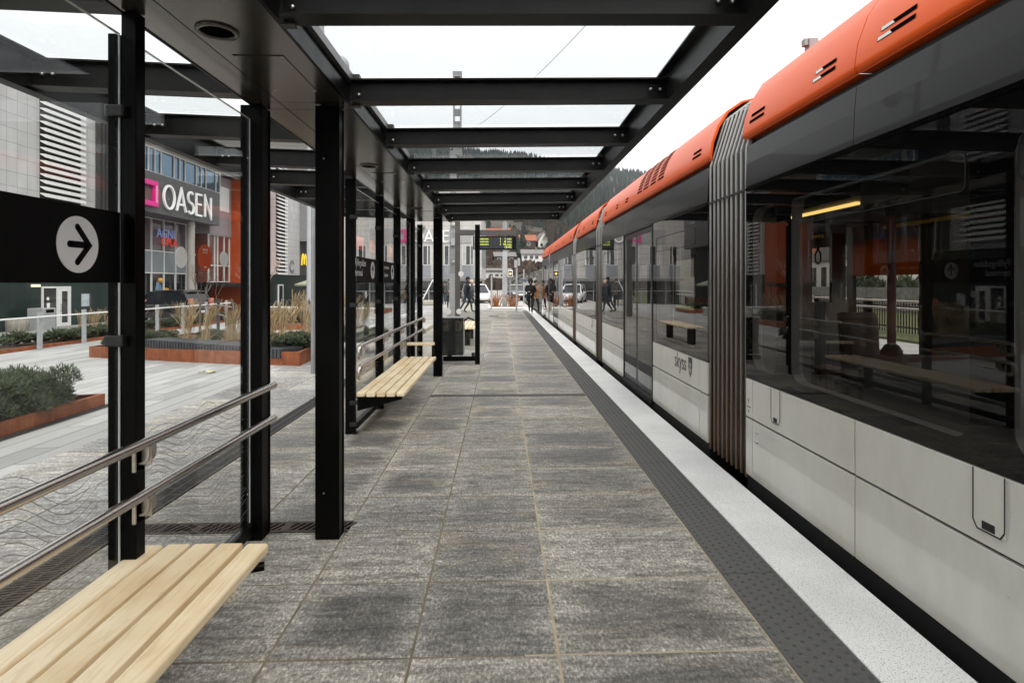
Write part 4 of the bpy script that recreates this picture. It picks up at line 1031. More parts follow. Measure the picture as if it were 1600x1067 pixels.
# bed further along
P=[(-9.6,22.0),(-6.2,20.2),(-6.4,23.4),(-9.6,25.4)]
planter('rust coloured planter beyond the large one, below the grey lamp mast',P,.2,[g(p[0],p[1]) for p in P],.03)
for k in range(9): shrub(rr.uniform(-9.2,-6.7),rr.uniform(22.0,23.6),g(-8)+.14,rr.uniform(.8,1.0),'dark green juniper in the planter beyond the large one','junipers in the far planter')
for k in range(8): tuft(rr.uniform(-9.2,-6.7),rr.uniform(22.0,23.6),g(-8)+.14,rr.uniform(.9,1.3),'dry tan grass in the planter beyond the large one','dry grasses in the far planter')
P=[(-12.5,33),(-6.2,31),(-6.2,33),(-12.5,35)]
planter('far rust coloured planter in front of the gable building',P,.22,[g(p[0],p[1]) for p in P],.03)
for k in range(8): shrub(rr.uniform(-12,-6.6),33+rr.uniform(-.5,.4),g(-9,33)+.14,rr.uniform(.8,1.0),'dark green juniper in the far planter before the buildings','junipers in the farthest planter')
# low pale wall beyond the beds
T=thing('low_wall','low pale concrete wall between the planters and the orange building','wall',(-12,30,g(-12)))
mb=MB(); mb.prism([(-12.6,30.6),(-6.3,28.4),(-6.3,28.7),(-12.6,30.9)],'Z',-.6,.26); mb.build('wall_body',mat('pale_wall',(.46,.44,.38),.8,var=.1),T); mb=MB(); mb.prism([(-12.65,30.55),(-6.25,28.35),(-6.25,28.75),(-12.65,30.95)],'Z',.26,.31); mb.build('coping',M['white'],T)
# handrail on posts
T=thing('handrail_fence','white tubular handrail on flat grey posts along the plaza edge','railing',(-13.3,20,-.4))
ysp=[9.6,11.45,13.3,15.2,17.04,18.8,20.7,22.7,24.5,26.4,28.3]
mb=MB(); mb.tube([(-13.22,9,.57),(-13.22,28.5,.57)],.024,12); mb.build('rail',M['alu'],T)
for y in ysp:
    mb=MB(); mb.box(-13.36,-13.30,y-.07,y+.07,g(-13.3)-.05,.70); mb.tube([(-13.30,y,.50),(-13.24,y,.5),(-13.22,y,.55)],.01,6); mb.build('post',M['galv'],T,bevel=.004)
T=thing('short_railing','short dark railing with thin rails by the large planter','railing',(-9.3,20.5,-.2))
mb=MB()
for z in (.75,.40): mb.tube([(-8.7,19.05,z),(-11.2,23.0,z-.08)],.018,8)
mb.build('rail',M['galv'],T)
for (x,y) in ((-8.73,19.07),(-11.1,22.9)):
    mb=MB(); mb.box(x-.05,x+.05,y-.03,y+.03,g(x)-.05,.9); mb.build('post',M['slatbench'],T)
# bare sapling
def twigs(mb,p,d,L,r,depth,rr,mult=3,spread=.5,up=.25):
    q=p+d*L; mb.tube([p,(p+q)/2+Vector((rr.gauss(0,.03),rr.gauss(0,.03),0))*L,q],[r,r*.85,r*.65],5 if r>.01 else 4,cap=False)
    if depth==0: return
    for k in range(mult):
        nd=(d+Vector((rr.gauss(0,spread),rr.gauss(0,spread),rr.gauss(up,.2)))).normalized()
        twigs(mb,lerp(p,q,rr.uniform(.55,1)),nd,L*rr.uniform(.55,.8),r*.6,depth-1,rr,mult,spread,up)
T=thing('bare_tree','slender leafless young tree in front of the shopping centre entrance','tree',(-11.6,22.5,g(-11.6)))
mb=MB(); mb.tube([(0,0,-.05),(.02,0,1.3)],[.045,.035],8); mb.build('trunk',M['twig'],T,world=False)
mb=MB(); r2=random.Random(8)
for k in range(5): twigs(mb,Vector((.02,0,1.25-.1*k)),Vector((r2.gauss(0,.55),r2.gauss(0,.55),1)).normalized(),.75,.018,3,r2,2,.3,.35)
mb.build('crown',M['twig'],T,world=False)
T=thing('bare_tree','leafless tree with pale spreading twigs before the orange panel','tree',(-15.0,36.5,g(-15,36)))
mb=MB(); mb.tube([(0,0,-.05),(.05,0,1.9)],[.07,.05],8); mb.build('trunk',M['twig'],T,world=False)
mb=MB(); r2=random.Random(18)
for k in range(6): twigs(mb,Vector((.05,0,1.85-.15*k)),Vector((r2.gauss(0,.5),r2.gauss(0,.5),1)).normalized(),1.3,.022,3,r2,3,.35,.3)
mb.build('crown',mat('pale_twig',(.42,.33,.26),.8,var=.2),T,world=False)
# ------------------------------------------------------------------ shopping centre
SC=thing('shopping_centre','long shopping centre with pale panels, louvres, big white letters and an orange wall','building',(-23.6,36,g(-23.6)))
gz=-1.5
mb=MB(); mb.box(-34,-23.6,8,35.3,3.5,11.9); mb.build('upper_wall',M['clad'],SC)
mb=MB(); mb.box(-34,-23.75,8,35.6,gz,3.5); mb.build('ground_floor_wall',M['greenwall'],SC)
for (a,b) in ((30.15,33.0),(23.0,25.8)):
    mb=MB(); mb.box(-23.595,-23.58,a,b,4.0,11.6); lv=mb.build('louvre_back',M['voiddk'],SC)
    mb=MB(); z=4.1
    while z<11.5:
        mb.add([(-23.57,a,z),(-23.57,b,z),(-23.28,b,z-.16),(-23.28,a,z-.16),(-23.57,a,z+.05),(-23.57,b,z+.05),(-23.28,b,z+.02),(-23.28,a,z+.02)],[(0,3,2,1),(4,5,6,7),(0,1,5,4),(1,2,6,5),(2,3,7,6),(3,0,4,7)]); z+=.335
    mb.build('louvre',M['louvre'],SC)
for y in (34.2,34.55,34.9):
    mb=MB(); mb.box(-23.6,-23.42,y,y+.18,3.6,11.9); mb.build('downpipe',M['darkgrey'],SC)
# service door
mb=MB(); 
for (a,b,z0,z1) in ((30.45,30.53,-.8,1.36),(31.42,31.55,-.8,1.36),(32.3,32.42,-.8,1.36),(30.53,31.42,1.27,1.36),(31.55,32.3,1.27,1.36)): mb.box(-23.76,-23.68,a,b,z0,z1)
dr=mb.build('door',M['alu'],SC)
mb=MB()
for (a,b,z0,z1) in ((31.56,31.72,-.78,1.26),(32.15,32.29,-.78,1.26),(31.72,32.15,1.1,1.26),(31.72,32.15,-.78,-.6)): mb.box(-23.70,-23.65,a,b,z0,z1)
mb.build('door_leaf',M['alu'],dr)
mb=MB(); mb.box(-23.74,-23.72,30.53,31.42,-.78,1.27); mb.box(-23.69,-23.67,31.72,32.15,-.6,1.1); mb.build('door_glass',M['winstrip'],dr)
mb=MB(); mb.tube([(-23.65,31.63,.05),(-23.58,31.63,.05),(-23.58,31.63,.4),(-23.65,31.63,.4)],.015,6); mb.build('handle',M['rubber'],dr)
mb=MB(); mb.disc((-23.715,30.85,.72),.09,'X',.004,20); mb.box(-23.718,-23.714,30.78,30.98,.2,.5); mb.build('door_sticker',M['dot'],dr)
mb=MB(); mb.box(-23.72,-23.60,29.75,30.25,1.33,1.47); mb.build('wall_lamp',mat('lamp_diffuser',(.7,.66,.5),.5,var=0,emit=(1,.9,.6),es=.35),SC,bevel=.02)
mb=MB(); mb.box(-23.75,-23.70,33.25,33.85,.22,.92); q=mb.build('poster',mat('poster_paper',(.45,.52,.56),.5,var=.2,nscale=5),SC); mb=MB(); mb.box(-23.752,-23.72,33.2,34.05,.15,.97); mb.build('poster_frame',M['darkgrey'],q)
# entrance part
mb=MB(); mb.box(-30,-22.0,35.4,45.6,6.0,8.55); mb.build('canopy_fascia',M['fascia'],SC)
mb=MB(); mb.box(-30,-22.35,35.4,46.4,8.55,10.25); mb.build('upper_window_band',M['winblue'],SC)
mb=MB()
y=35.5;k=0
while y<46.4:
    mb.box(-22.34,-22.27,y,y+.07,8.55,10.25); y+=.68 if k%3 else 1.5; k+=1
mb.box(-22.36,-22.25,35.4,46.4,8.551,8.66); mb.box(-22.36,-22.25,35.4,46.4,10.15,10.26); mb.build('window_mullions',M['alu'],SC)
mb=MB(); mb.add([(-22.35,35.3,10.27),(-20.6,35.3,10.75),(-20.6,54,10.75),(-22.35,54,10.27)],[(0,1,2,3)]); mb.build('eaves_soffit',M['soffitw'],SC)
mb=MB(); mb.box(-30,-20.6,35.3,54,10.76,11.2); mb.build('roof_slab',M['midgrey'],SC)
mb=MB(); mb.box(-30,-24.0,35.6,48.2,2.2,6.0); mb.build('glazed_front',M['purplewin'],SC)
mb=MB(); mb.box(-23.995,-23.93,35.6,45.2,2.25,3.72); mb.build('sill_panel',M['bluepanel'],SC)
mb=MB(); mb.box(-30,-24.1,35.6,48.2,gz,2.2); mb.build('shop_front',M['winstrip'],SC)
mb=MB()
y=35.7
while y<48.2: mb.box(-23.99,-23.88,y,y+.07,-.9,6.0); y+=1.45
for z in (2.2,3.72,5.95): mb.box(-23.985,-23.87,35.6,48.2,z,z+.07)
mb.build('curtain_wall_frame',M['alu'],SC)
mb=MB(); mb.tube([(-22.5,42.4,-1.2),(-22.5,42.4,6.0)],.26,20); mb.build('column',mat('concrete_column',(.34,.32,.29),.7,var=.08),SC)
# blurred sign reflection on the glazing, imitated by faintly glowing letters
tq=textmesh('AGNI',.9,lambda a,b,c:(-23.86+c,40.6+a,4.75+b),.02); tq.build('reflected_lettering',M['bluereflect'],SC)
tq=textmesh('OPLA',.8,lambda a,b,c:(-23.86+c,41.1+a,4.2+b),.02); tq.build('reflected_lettering',M['redreflect'],SC)
for k,ls in enumerate(oasen()):
    mb=MB(); strokes(mb,ls,.085,.12,lambda a,b,c:(-21.88+c,37.85+a*1.52,6.42+b*1.5)); q=mb.build('sign_letter',M['neonwhite'],SC)
    mb=MB(); mb.box(-22.0,-21.88,37.9+[.4,1.3,2.1,2.8,3.6][k]*1.57,37.96+[.4,1.3,2.1,2.8,3.6][k]*1.57,7.0,7.1); mb.build('letter_bracket',M['galvd'],q)
mb=MB(); 
for (a,b,z0,z1) in ((35.4,37.2,7.65,7.95),(35.4,37.2,6.35,6.65),(36.85,37.2,6.65,7.65),(35.4,35.7,6.65,7.65)): mb.box(-21.99,-21.75,a,b,z0,z1)
q=mb.build('square_logo',M['magenta'],SC,bevel=.02)
ct=textmesh('CITYCON',.24,lambda a,b,c:(-21.745+c,37.12-b,6.62+a),.004); ct.build('logo_text',M['neonwhite'],q)
# mauve bay and orange wall
mb=MB(); mb.box(-30,-22.8,45.7,49.3,5.4,10.2); mb.build('bay_wall',mat('mauve_panel',(.28,.235,.25),.5,var=.06),SC)
mb=MB(); mb.box(-30,-23.0,45.7,49.3,1.6,5.4); mb.build('bay_glazing',mat('rust_window',(.13,.035,.025),.08,var=.4,nscale=.5,spec=.8),SC)
mb=MB()
for y in (45.75,46.7,47.2,48.3,49.2): mb.box(-22.99,-22.9,y,y+.07,1.6,5.4)
for z in (1.6,2.9,5.35): mb.box(-22.985,-22.89,45.7,49.3,z,z+.07)
mb.box(-22.79,-22.74,47.2,48.8,7.4,9.4); mb.build('bay_frames',M['alu'],SC)
mb=MB(); mb.box(-22.795,-22.76,47.3,48.7,7.5,9.3); mb.build('bay_window',mat('rust_window2',(.13,.05,.04),.08,var=.3,spec=.8),SC)
mb=MB(); mb.box(-30,-22.0,47.0+2.3,55.4,-1.5,10.25); mb.build('orange_wall',M['orange'],SC)
mb=MB(); mb.box(-23.9,-20.8,46.5,52.5,1.25,1.55); mb.box(-20.95,-20.85,47,47.1,-1.2,1.25); mb.box(-20.95,-20.85,51.8,51.9,-1.2,1.25); mb.build('entrance_awning',M['rubber'],SC)
# blue and yellow rack figure by the shop front (an A-shaped stand)
T=thing('folding_stand','blue and yellow A-shaped stand before the dark shop front','stand',(-21.4,36.6,g(-21.4,36)))
mb=MB(); mb.bar((0,-.6,-.05),(0,0,2.3),.16); mb.bar((0,.6,-.05),(0,0,2.3),.16); mb.build('blue_legs',mat('steel_blue',(.12,.2,.28),.5,var=.1),T,world=False)
mb=MB(); mb.bar((.2,.05,.2),(.2,.55,1.9),.16); mb.sphere((.1,0,2.4),.16,10,6); mb.build('yellow_leg',mat('mustard',(.5,.25,.03),.5,var=.1),T,world=False)
# white louvred block with the letter C and the fast-food unit
BC=thing('gable_building','white louvred block with a grey letter C next to a dark restaurant front','building',(-21.5,60,-1))
mb=MB(); mb.box(-30,-21.5,55.4,62.0,2.35,13); mb.build('upper_wall',M['clad'],BC)
mb=MB(); mb.box(-21.495,-21.47,55.5,57.8,2.4,12.8); mb.build('louvre_back',M['voiddk'],BC)
mb=MB(); z=2.5
while z<12.8:
    mb.add([(-21.46,55.5,z),(-21.46,57.8,z),(-21.2,57.8,z-.14),(-21.2,55.5,z-.14),(-21.46,55.5,z+.05),(-21.46,57.8,z+.05),(-21.2,57.8,z+.0),(-21.2,55.5,z+.0)],[(0,3,2,1),(4,5,6,7),(0,1,5,4),(1,2,6,5),(2,3,7,6),(3,0,4,7)]); z+=.36
mb.build('louvre',M['louvre'],BC)
mb=MB(); mb.box(-30,-21.7,55.4,75,-2,2.35); mb.build('ground_floor_wall',M['greenwall'],BC)
mb=MB(); mb.box(-21.69,-21.62,56.6,57.6,-1.3,1.3); mb.build('door_glass',M['winstrip'],BC)
mb=MB()
for (a,b,z0,z1) in ((56.5,56.62,-1.3,1.4),(57.6,57.72,-1.3,1.4),(56.62,57.6,1.28,1.4)): mb.box(-21.7,-21.6,a,b,z0,z1)
mb.build('door_frame',M['alu'],BC)
tq=textmesh('C',1.7,lambda a,b,c:(-21.46+c,58.9+a,2.65+b),.03,.05,1.05); tq.build('letter_sign',M['midgrey'],BC)
mb=MB(); mb.box(-30,-21.48,62.0,76,2.3,6.0); mb.build('restaurant_front',M['darkgrey'],BC)
mb=MB(); mb.box(-30,-20.6,62.0,76,6.0,13); mb.build('upper_storey',M['midgrey'],BC)
mb=MB()
for k in range(4): mb.box(-20.6,-20.45,62.05+.3*k,62.2+.3*k,6.0,13)
mb.build('downpipe',M['darkgrey'],BC)
for y in (64.6,68.5,72):
    mb=MB(); mb.box(-20.61,-20.57,y,y+1.1,9.2,11.6); w=mb.build('window',M['winstrip'],BC)
    mb=MB()
    for (a,b,z0,z1) in ((y-.08,y,9.1,11.7),(y+1.1,y+1.18,9.1,11.7),(y,y+1.1,9.1,9.2),(y,y+1.1,11.6,11.7),(y+.52,y+.58,9.2,11.6)): mb.box(-20.61,-20.52,a,b,z0,z1)
    mb.build('window_frame',M['alu'],w)
mb=MB()
A=lambda s:[(s*t,v) for t,v in ((0.0,0.05),(.06,.55),(.16,.88),(.27,1.0),(.38,.86),(.46,.5),(.5,.05))]
a1=[(.04,0),(.08,.45),(.17,.85),(.28,1.0),(.39,.85),(.47,.5),(.5,.08)]; a2=[(.5,.08),(.53,.5),(.61,.85),(.72,1.0),(.83,.85),(.92,.45),(.96,0)]
strokes(mb,[a1,a2],.13,.08,lambda u,v,c:(-21.40+c,62.2+u*1.65,3.45+v*1.15)); mb.build('arches_sign',M['yellow'],BC)
T=thing('parasol','pale green market parasol over the restaurant terrace','parasol',(-18.0,57.0,-1.1))
mb=MB(); mb.lathe([(2.3,2.35),(2.32,2.5),(0.05,3.25),(0,3.27)],n=8,smooth=False); mb.build('canopy',M['parasol'],T,world=False); mb=MB(); mb.tube([(0,0,0),(0,0,3.2)],.04,8); mb.build('pole',M['alu'],T,world=False)
T=thing('terrace_fence','red-brown boarded fence around the restaurant terrace','fence',(-17.0,55.0,-1.1))
mb=MB()
for k in range(3): mb.box(-.02,.02,-3,9,.25+.27*k,.48+.27*k)
mb.build('boards',M['redfence'],T,world=False)
for k in range(5):
    mb=MB(); mb.box(.02,.1,-3+k*3-.05,-3+k*3+.05,0,1.1); mb.build('post',M['redfence'],T,world=False)
# bins
T=thing('litter_bin','tall grey steel litter bin beside the service door','bin',(-22.9,29.4,g(-22.9)))
mb=MB(); mb.box(-.4,.4,-.4,.4,0,1.05); mb.build('body',M['galv'],T,world=False,bevel=.03); mb=MB(); mb.box(.40,.405,-.25,.25,.82,.98); mb.build('slot',M['dark'],T,world=False)
T=thing('barrel_planter','weathered round wooden barrel planter by the dark green wall','planter',(-22.6,27.6,g(-22.6)))
mb=MB(); mb.lathe([(.40,0),(.45,.3),(.43,.6),(.38,.6),(.36,.5),(0,.5)],n=24); mb.build('staves',M['planterwood'],T,world=False)
#MARK_FAR
# ------------------------------------------------------------------ terminal building straight ahead
TB=thing('terminal_building','pale panelled terminal building with white letters over tall windows, closing the view ahead','building',(-9,62,-.7))
mb=MB(); mb.box(-16,-2.1,62,80,1.95,9.6); mb.build('upper_wall',M['cladx'],TB)
mb=MB(); mb.box(-16.1,-2.0,61.9,80.1,9.6,9.9); mb.build('roof_edge',M['midgrey'],TB)
mb=MB(); mb.box(-16,-2.6,62.9,80,-1.6,1.95); mb.build('ground_floor_glazing',M['winstrip'],TB)
mb=MB(); x=-15.9
while x<-2.6: mb.box(x,x+.08,62.78,62.92,-1.4,1.95); x+=1.6
mb.box(-16,-2.6,62.78,62.92,.6,.68); mb.build('glazing_bars',M['galv'],TB)
mb=MB(); mb.box(-16.02,-2.08,61.85,62.0,1.75,2.05); mb.build('soffit_band',M['midgrey'],TB)
mb=MB(); mb.box(-14,-3.2,61.93,61.998,5.85,7.35); mb.build('sign_band',mat('sign_band_grey',(.36,.36,.355),.5,var=.04),TB)
for k in range(9):
    x=-15.7+k*2.3
    if x>-3.6: break
    mb=MB(); mb.box(x,x+1.25,61.95,61.995,2.15,3.45); mb.build('spandrel',M['greypanel'],TB)
    mb=MB(); mb.box(x+.45,x+.85,61.96,61.997,3.5,5.5); w=mb.build('window',M['winstrip'],TB)
    mb=MB()
    for q in (.0,.37,.86,1.2): mb.box(x+q,x+q+.07,61.93,61.994,3.45,5.6)
    mb.box(x,x+1.27,61.93,61.993,3.44,3.5); mb.build('window_frame',M['alu'],w)
    mb=MB(); mb.box(x+.95,x+1.2,61.97,61.998,3.5,5.5); mb.build('curtain_panel',M['greyflange'],TB)
mb=MB()
for k in range(9):
    y=62.6+k*1.7; mb.box(-2.1,-2.03,y,y+.9,3.4,6.4)
mb.build('side_windows',M['bluepanel'],TB)
for k,ls in enumerate(oasen()):
    mb=MB(); strokes(mb,ls,.115,.1,lambda a,b,c:(-9.406+a*1.228,61.93-c,5.98+b*1.16)); mb.build('sign_letter',M['neonwhite'],TB)
mb=MB()
for (a,b,z0,z1) in ((-11.3,-10.15,6.95,7.25),(-11.3,-10.15,5.9,6.2),(-10.4,-10.15,6.2,6.95),(-11.3,-11.1,6.2,6.95)): mb.box(a,b,61.8,61.93,z0,z1)
mb.build('square_logo',M['magenta'],TB)
mb=MB(); mb.box(-8.9,-8.1,61.4,61.9,7.45,7.6); mb.box(-8.6,-8.4,61.5,61.7,7.6,7.95); mb.build('roof_lamp',M['galvd'],TB)
# second, higher block behind the terminal
OB=thing('office_block','tall pale office block rising behind the terminal building','building',(-14,90,-1))
mb=MB(); mb.box(-40,-3.2,86,110,-1.5,15.5); mb.build('wall',M['cladx'],OB); mb=MB(); mb.box(-40.2,-3.0,85.9,110.2,15.5,15.9); mb.build('roof',M['midgrey'],OB)
# A-shaped white frame and stone seat
T=thing('a_frame','tall white A-shaped pole frame on the plaza before the terminal','frame',(-5.6,45.0,g(-5.6,45)))
mb=MB(); mb.tube([(-.75,0,0),(.25,.3,2.0)],.045,8); mb.tube([(.75,0,0),(.25,.3,2.0)],.045,8); mb.build('poles',M['white'],T,world=False); mb=MB(); mb.tube([(-1.0,0,.62),(-.15,.15,.95)],.03,8); mb.tube([(-1.0,0,0),(-1.0,0,.62)],.03,8); mb.build('bar',M['galv'],T,world=False)
T=thing('stone_seat','round-ended pale stone seat on the plaza beside the white frame','seat',(-5.0,41.5,g(-5,41)))
mb=MB(); mb.box(-.65,.65,-.3,.3,.05,.42); mb.build('block',mat('pale_stone',(.36,.34,.27),.8,var=.15),T,world=False,bevel=.12,seg=4)
# ------------------------------------------------------------------ masts, gantry, signals
T=thing('catenary_mast','tall grey catenary mast with a perforated top, left of the display post','mast',(-2.32,28,0))
mb=MB(); mb.box(-.18,.18,-.14,.14,0,2.0); mb.build('sleeve',mat('pale_grey_mast',(.36,.365,.37),.5,metal=.2,var=.08),T,world=False); mb=MB(); mb.box(-.15,.15,-.13,.13,2.0,7.85); mb.build('shaft',M['galvd'],T,world=False)
mb=MB(); mb.box(.0,.07,-.13,.13,7.85,11.8); mb.box(.33,.40,-.13,.13,7.85,11.8)
z=7.85
while z<11.6: mb.box(.07,.33,-.02,.0,z,z+.36); z+=.60
mb.box(-.02,.42,-.15,.15,11.55,11.8); mb.box(-.16,.42,-.15,.15,7.75,7.95); mb.build('perforated_top',M['galvd'],T,world=False)
mb=MB(); mb.bar((-.05,-.16,3.55),(-.45,-.3,3.45),.08); mb.box(-.1,.1,-.3,-.14,3.35,3.7); mb.sphere((.02,-.2,4.35),.11,10,6); mb.sphere((.02,-.2,2.55),.09,10,6); mb.build('camera',M['galv'],T,world=False)
T=thing('display_gantry','dark grey post with a cantilever arm that carries the departure board','gantry',(-1.98,26.26,0))
mb=MB(); mb.box(-.11,.11,-.11,.11,0,4.35); mb.build('post',mat('bronze_grey',(.07,.063,.056),.5,metal=.2,var=.1),T,world=False,bevel=.01)
mb=MB(); mb.box(.11,2.68,-.1,.1,3.72,3.96); mb.build('arm',M['darkgrey'],T,world=False)
mb=MB(); mb.box(.9,1.0,-.04,.04,3.62,3.72); mb.box(2.3,2.4,-.04,.04,3.62,3.72); mb.build('hanger',M['clip'],T,world=False)
T=thing('departure_board','black departure board with yellow rows of text hanging from the gantry arm','display',(-.28,26.26,3.06))
mb=MB(); mb.box(-.98,.98,-.16,.16,0,.62); mb.build('housing',M['signblack'],T,world=False,bevel=.015)
mb=MB(); mb.box(-.93,.80,-.166,-.162,.05,.57); mb.build('screen',mat('screen_black',(.004,.005,.012),.2,var=0),T,world=False)
rt=MB()
for k,(nm,mn) in enumerate((('Sentrum','1 min'),('Sentrum','8 min'),('Sentrum','18 min'))):
    z=.45-.125*k
    for tx,x,al in ((nm,-.78,'LEFT'),('1',.22,'LEFT'),(mn,.76,'RIGHT')):
        q=textmesh(tx,.125,lambda a,b,c:(x+a,-.168-c,z+b),.0006,.0,1.15,al); rt.add(q.v,q.f)
q=textmesh('15:42',.15,lambda a,b,c:(.76+a,-.168-c,.075+b),.0006,.0,1.0,'RIGHT'); rt.add(q.v,q.f)
rt.build('text_rows',M['led'],T,world=False)
T=thing('grey_mast','broad grey mast standing in the russet shrub bed','mast',(.24,35.4,0))
mb=MB(); mb.box(-.15,.15,-.15,.15,0,3.45); mb.build('shaft',M['galv'],T,world=False); mb=MB(); mb.box(-.13,.17,-.14,.14,3.45,3.9); mb.box(-.14,.14,-.14,.14,4.6,5.3); mb.tube([(0,0,3.5),(0,0,5.6)],.07,8); mb.sphere((.05,0,5.6),.16,10,6); mb.build('head',M['galvd'],T,world=False)
T=thing('signal','white framed signal with one glowing orange lamp beside the broad grey mast','signal',(.57,35.0,1.90))
mb=MB()
mb.box(-.155,.155,0,.15,0,.42); mb.build('housing',M['white'],T,world=False,bevel=.03,seg=3); mb=MB(); mb.box(-.11,.11,-.012,-.002,.06,.36); mb.build('backplate',M['signblack'],T,world=False)
mb=MB(); mb.disc((0,-.02,.21),.065,'Y',.01,16); mb.build('lamp',M['lamp'],T,world=False); mb=MB(); mb.box(-.04,.04,.15,.23,-1.90,.35); mb.build('post',M['galvd'],T,world=False)
LPO='thin grey pole at the end of the platform'
for (x,y,h,hd,lb) in ((-.56,33.9,2.0,0,'thin plain grey pole left of the russet shrubs'),(.82,30.15,2.75,1,'thin grey pole with a small two-part signal head right of the russet shrubs'),(1.75,44,2.6,2,'thin grey pole with a small blue sign behind the walking hooded person')):
    T=thing('slim_pole',lb,'pole',(x,y,0)); mb=MB(); mb.tube([(0,0,-.1),(0,0,h)],.05,8); mb.build('shaft',M['galv'],T,world=False)
    if hd==1: mb=MB(); mb.box(-.12,.03,-.08,.08,2.35,2.75); mb.box(.06,.18,-.06,.06,2.45,2.85); mb.build('signal_head',M['galv'],T,world=False)
    if hd==2: mb=MB(); mb.disc((0,-.07,1.75),.10,'Y',.02,16); mb.build('sign_plate',mat('blue_sign',(.03,.09,.3),.5,var=0),T,world=False)
T=thing('lamp_mast','slim light grey lamp mast rising from the planting behind the large planter','mast',(-5.44,16.55,g(-5.44)))
mb=MB(); mb.tube([(0,0,0),(0,0,5.4)],[.105,.085],14); mb.tube([(0,0,5.4),(0,0,6)],[.085,.06],14); mb.build('shaft',mat('light_grey_mast',(.40,.42,.44),.5,metal=.1,var=.06),T,world=False)
mb=MB(); mb.box(-.03,.03,-.106,-.09,1.0,1.12); mb.build('sticker',mat('navy_sticker',(.02,.03,.12),.5,var=0),T,world=False)
T=thing('overhead_wire','thin dark overhead span wire running from the catenary mast above the track','wire',(0,20,9))
pts=[]
a=Vector((-2.2,28,8.6));b=Vector((2.1,12.5,7.45)); 
for k in range(17):
    t=k/16; p=a.lerp(b,t); p.z-=.35*4*t*(1-t); pts.append(p)
mb=MB(); mb.tube(pts,.007,5,cap=False); mb.build('cable',M['rubber'],T)
# bollard camera on the pole left top
T=thing('roof_lamp','grey lamp head on a thin pole above the shelter roof','lamp',(-3.2,9.9,0))
mb=MB(); mb.tube([(0,0,0),(0,0,6.7)],.045,8); mb.build('pole',M['galvd'],T,world=False); mb=MB(); mb.box(.02,.16,-.08,.08,5.75,5.98); mb.sphere((.45,0,5.25),.16,12,8,(1,1,1.1)); mb.tube([(0,0,5.3),(.4,0,5.35)],.025,6); mb.build('lamp_head',M['galv'],T,world=False)
# bin behind the end wall
T=thing('waste_bin','black free-standing litter cabinet on a short foot behind the glass end wall','bin',(-.97,11.5,0))
mb=MB(); mb.box(-.27,.225,-.18,.18,.12,.85); mb.build('body',M['blackgrey'],T,world=False,bevel=.012)
mb=MB(); mb.box(-.29,.24,-.2,.2,.85,.87); mb.build('lid',M['galvd'],T,world=False); mb=MB(); mb.box(-.10,-.01,-.06,.06,0,.12); mb.build('foot',M['steel'],T,world=False)
mb=MB(); mb.box(.226,.235,-.16,.16,.14,.8); mb.build('door_panel',M['galv'],T,world=False)
mb=MB(); mb.tube([(.24,-.05,.8),(.32,-.08,.86),(.46,-.08,.80),(.55,-.05,.84)],.02,6); mb.build('handle',M['rubber'],T,world=False)
# russet shrubs in a bed
T=thing('shrub_bed','small dark edged bed with a white kerb around the broad grey mast','planter',(.2,35,0))
mb=MB(); mb.box(-.75,1.2,-.5,1.2,0,.08); mb.build('soil',M['soil'],T,world=False); mb=MB(); mb.box(-1.0,-.76,-.6,1.3,0,.12); mb.box(-.75,1.25,-.6,-.5,0,.1); mb.build('kerb',M['edge'],T,world=False)
for (x,lb) in ((-.32,'bare russet shrub left of the broad grey mast'),(.78,'bare russet shrub right of the broad grey mast')):
    T=thing('russet_shrub',lb,'shrub',(x,34.8,.08)); mb=MB(); r2=random.Random(int(x*10))
    for k in range(60): 
        a=r2.uniform(0,6.28);q=r2.uniform(.0,.3); p=Vector((q*math.cos(a),q*math.sin(a),0)); d=Vector((math.cos(a)*.3+r2.gauss(0,.15),math.sin(a)*.3+r2.gauss(0,.15),1)).normalized()
        L=r2.uniform(.5,.85); mb.tube([p,p+d*L*.5,p+d*L+Vector((r2.gauss(0,.05),r2.gauss(0,.05),0))],[.012,.01,.006],4,cap=False)
        for z in range(7):
            c=p+d*L*r2.uniform(.3,1); s=.05; u=Vector((r2.gauss(0,1),r2.gauss(0,1),r2.gauss(0,1))).normalized()*s; v=Vector((r2.gauss(0,1),r2.gauss(0,1),r2.gauss(0,1))).normalized()*s
            mb.add([c-u*.5,c+u*.5,c+v],[(0,1,2)],rnd=r2.random())
    mb.build('twigs',M['rtwig'],T,world=False)
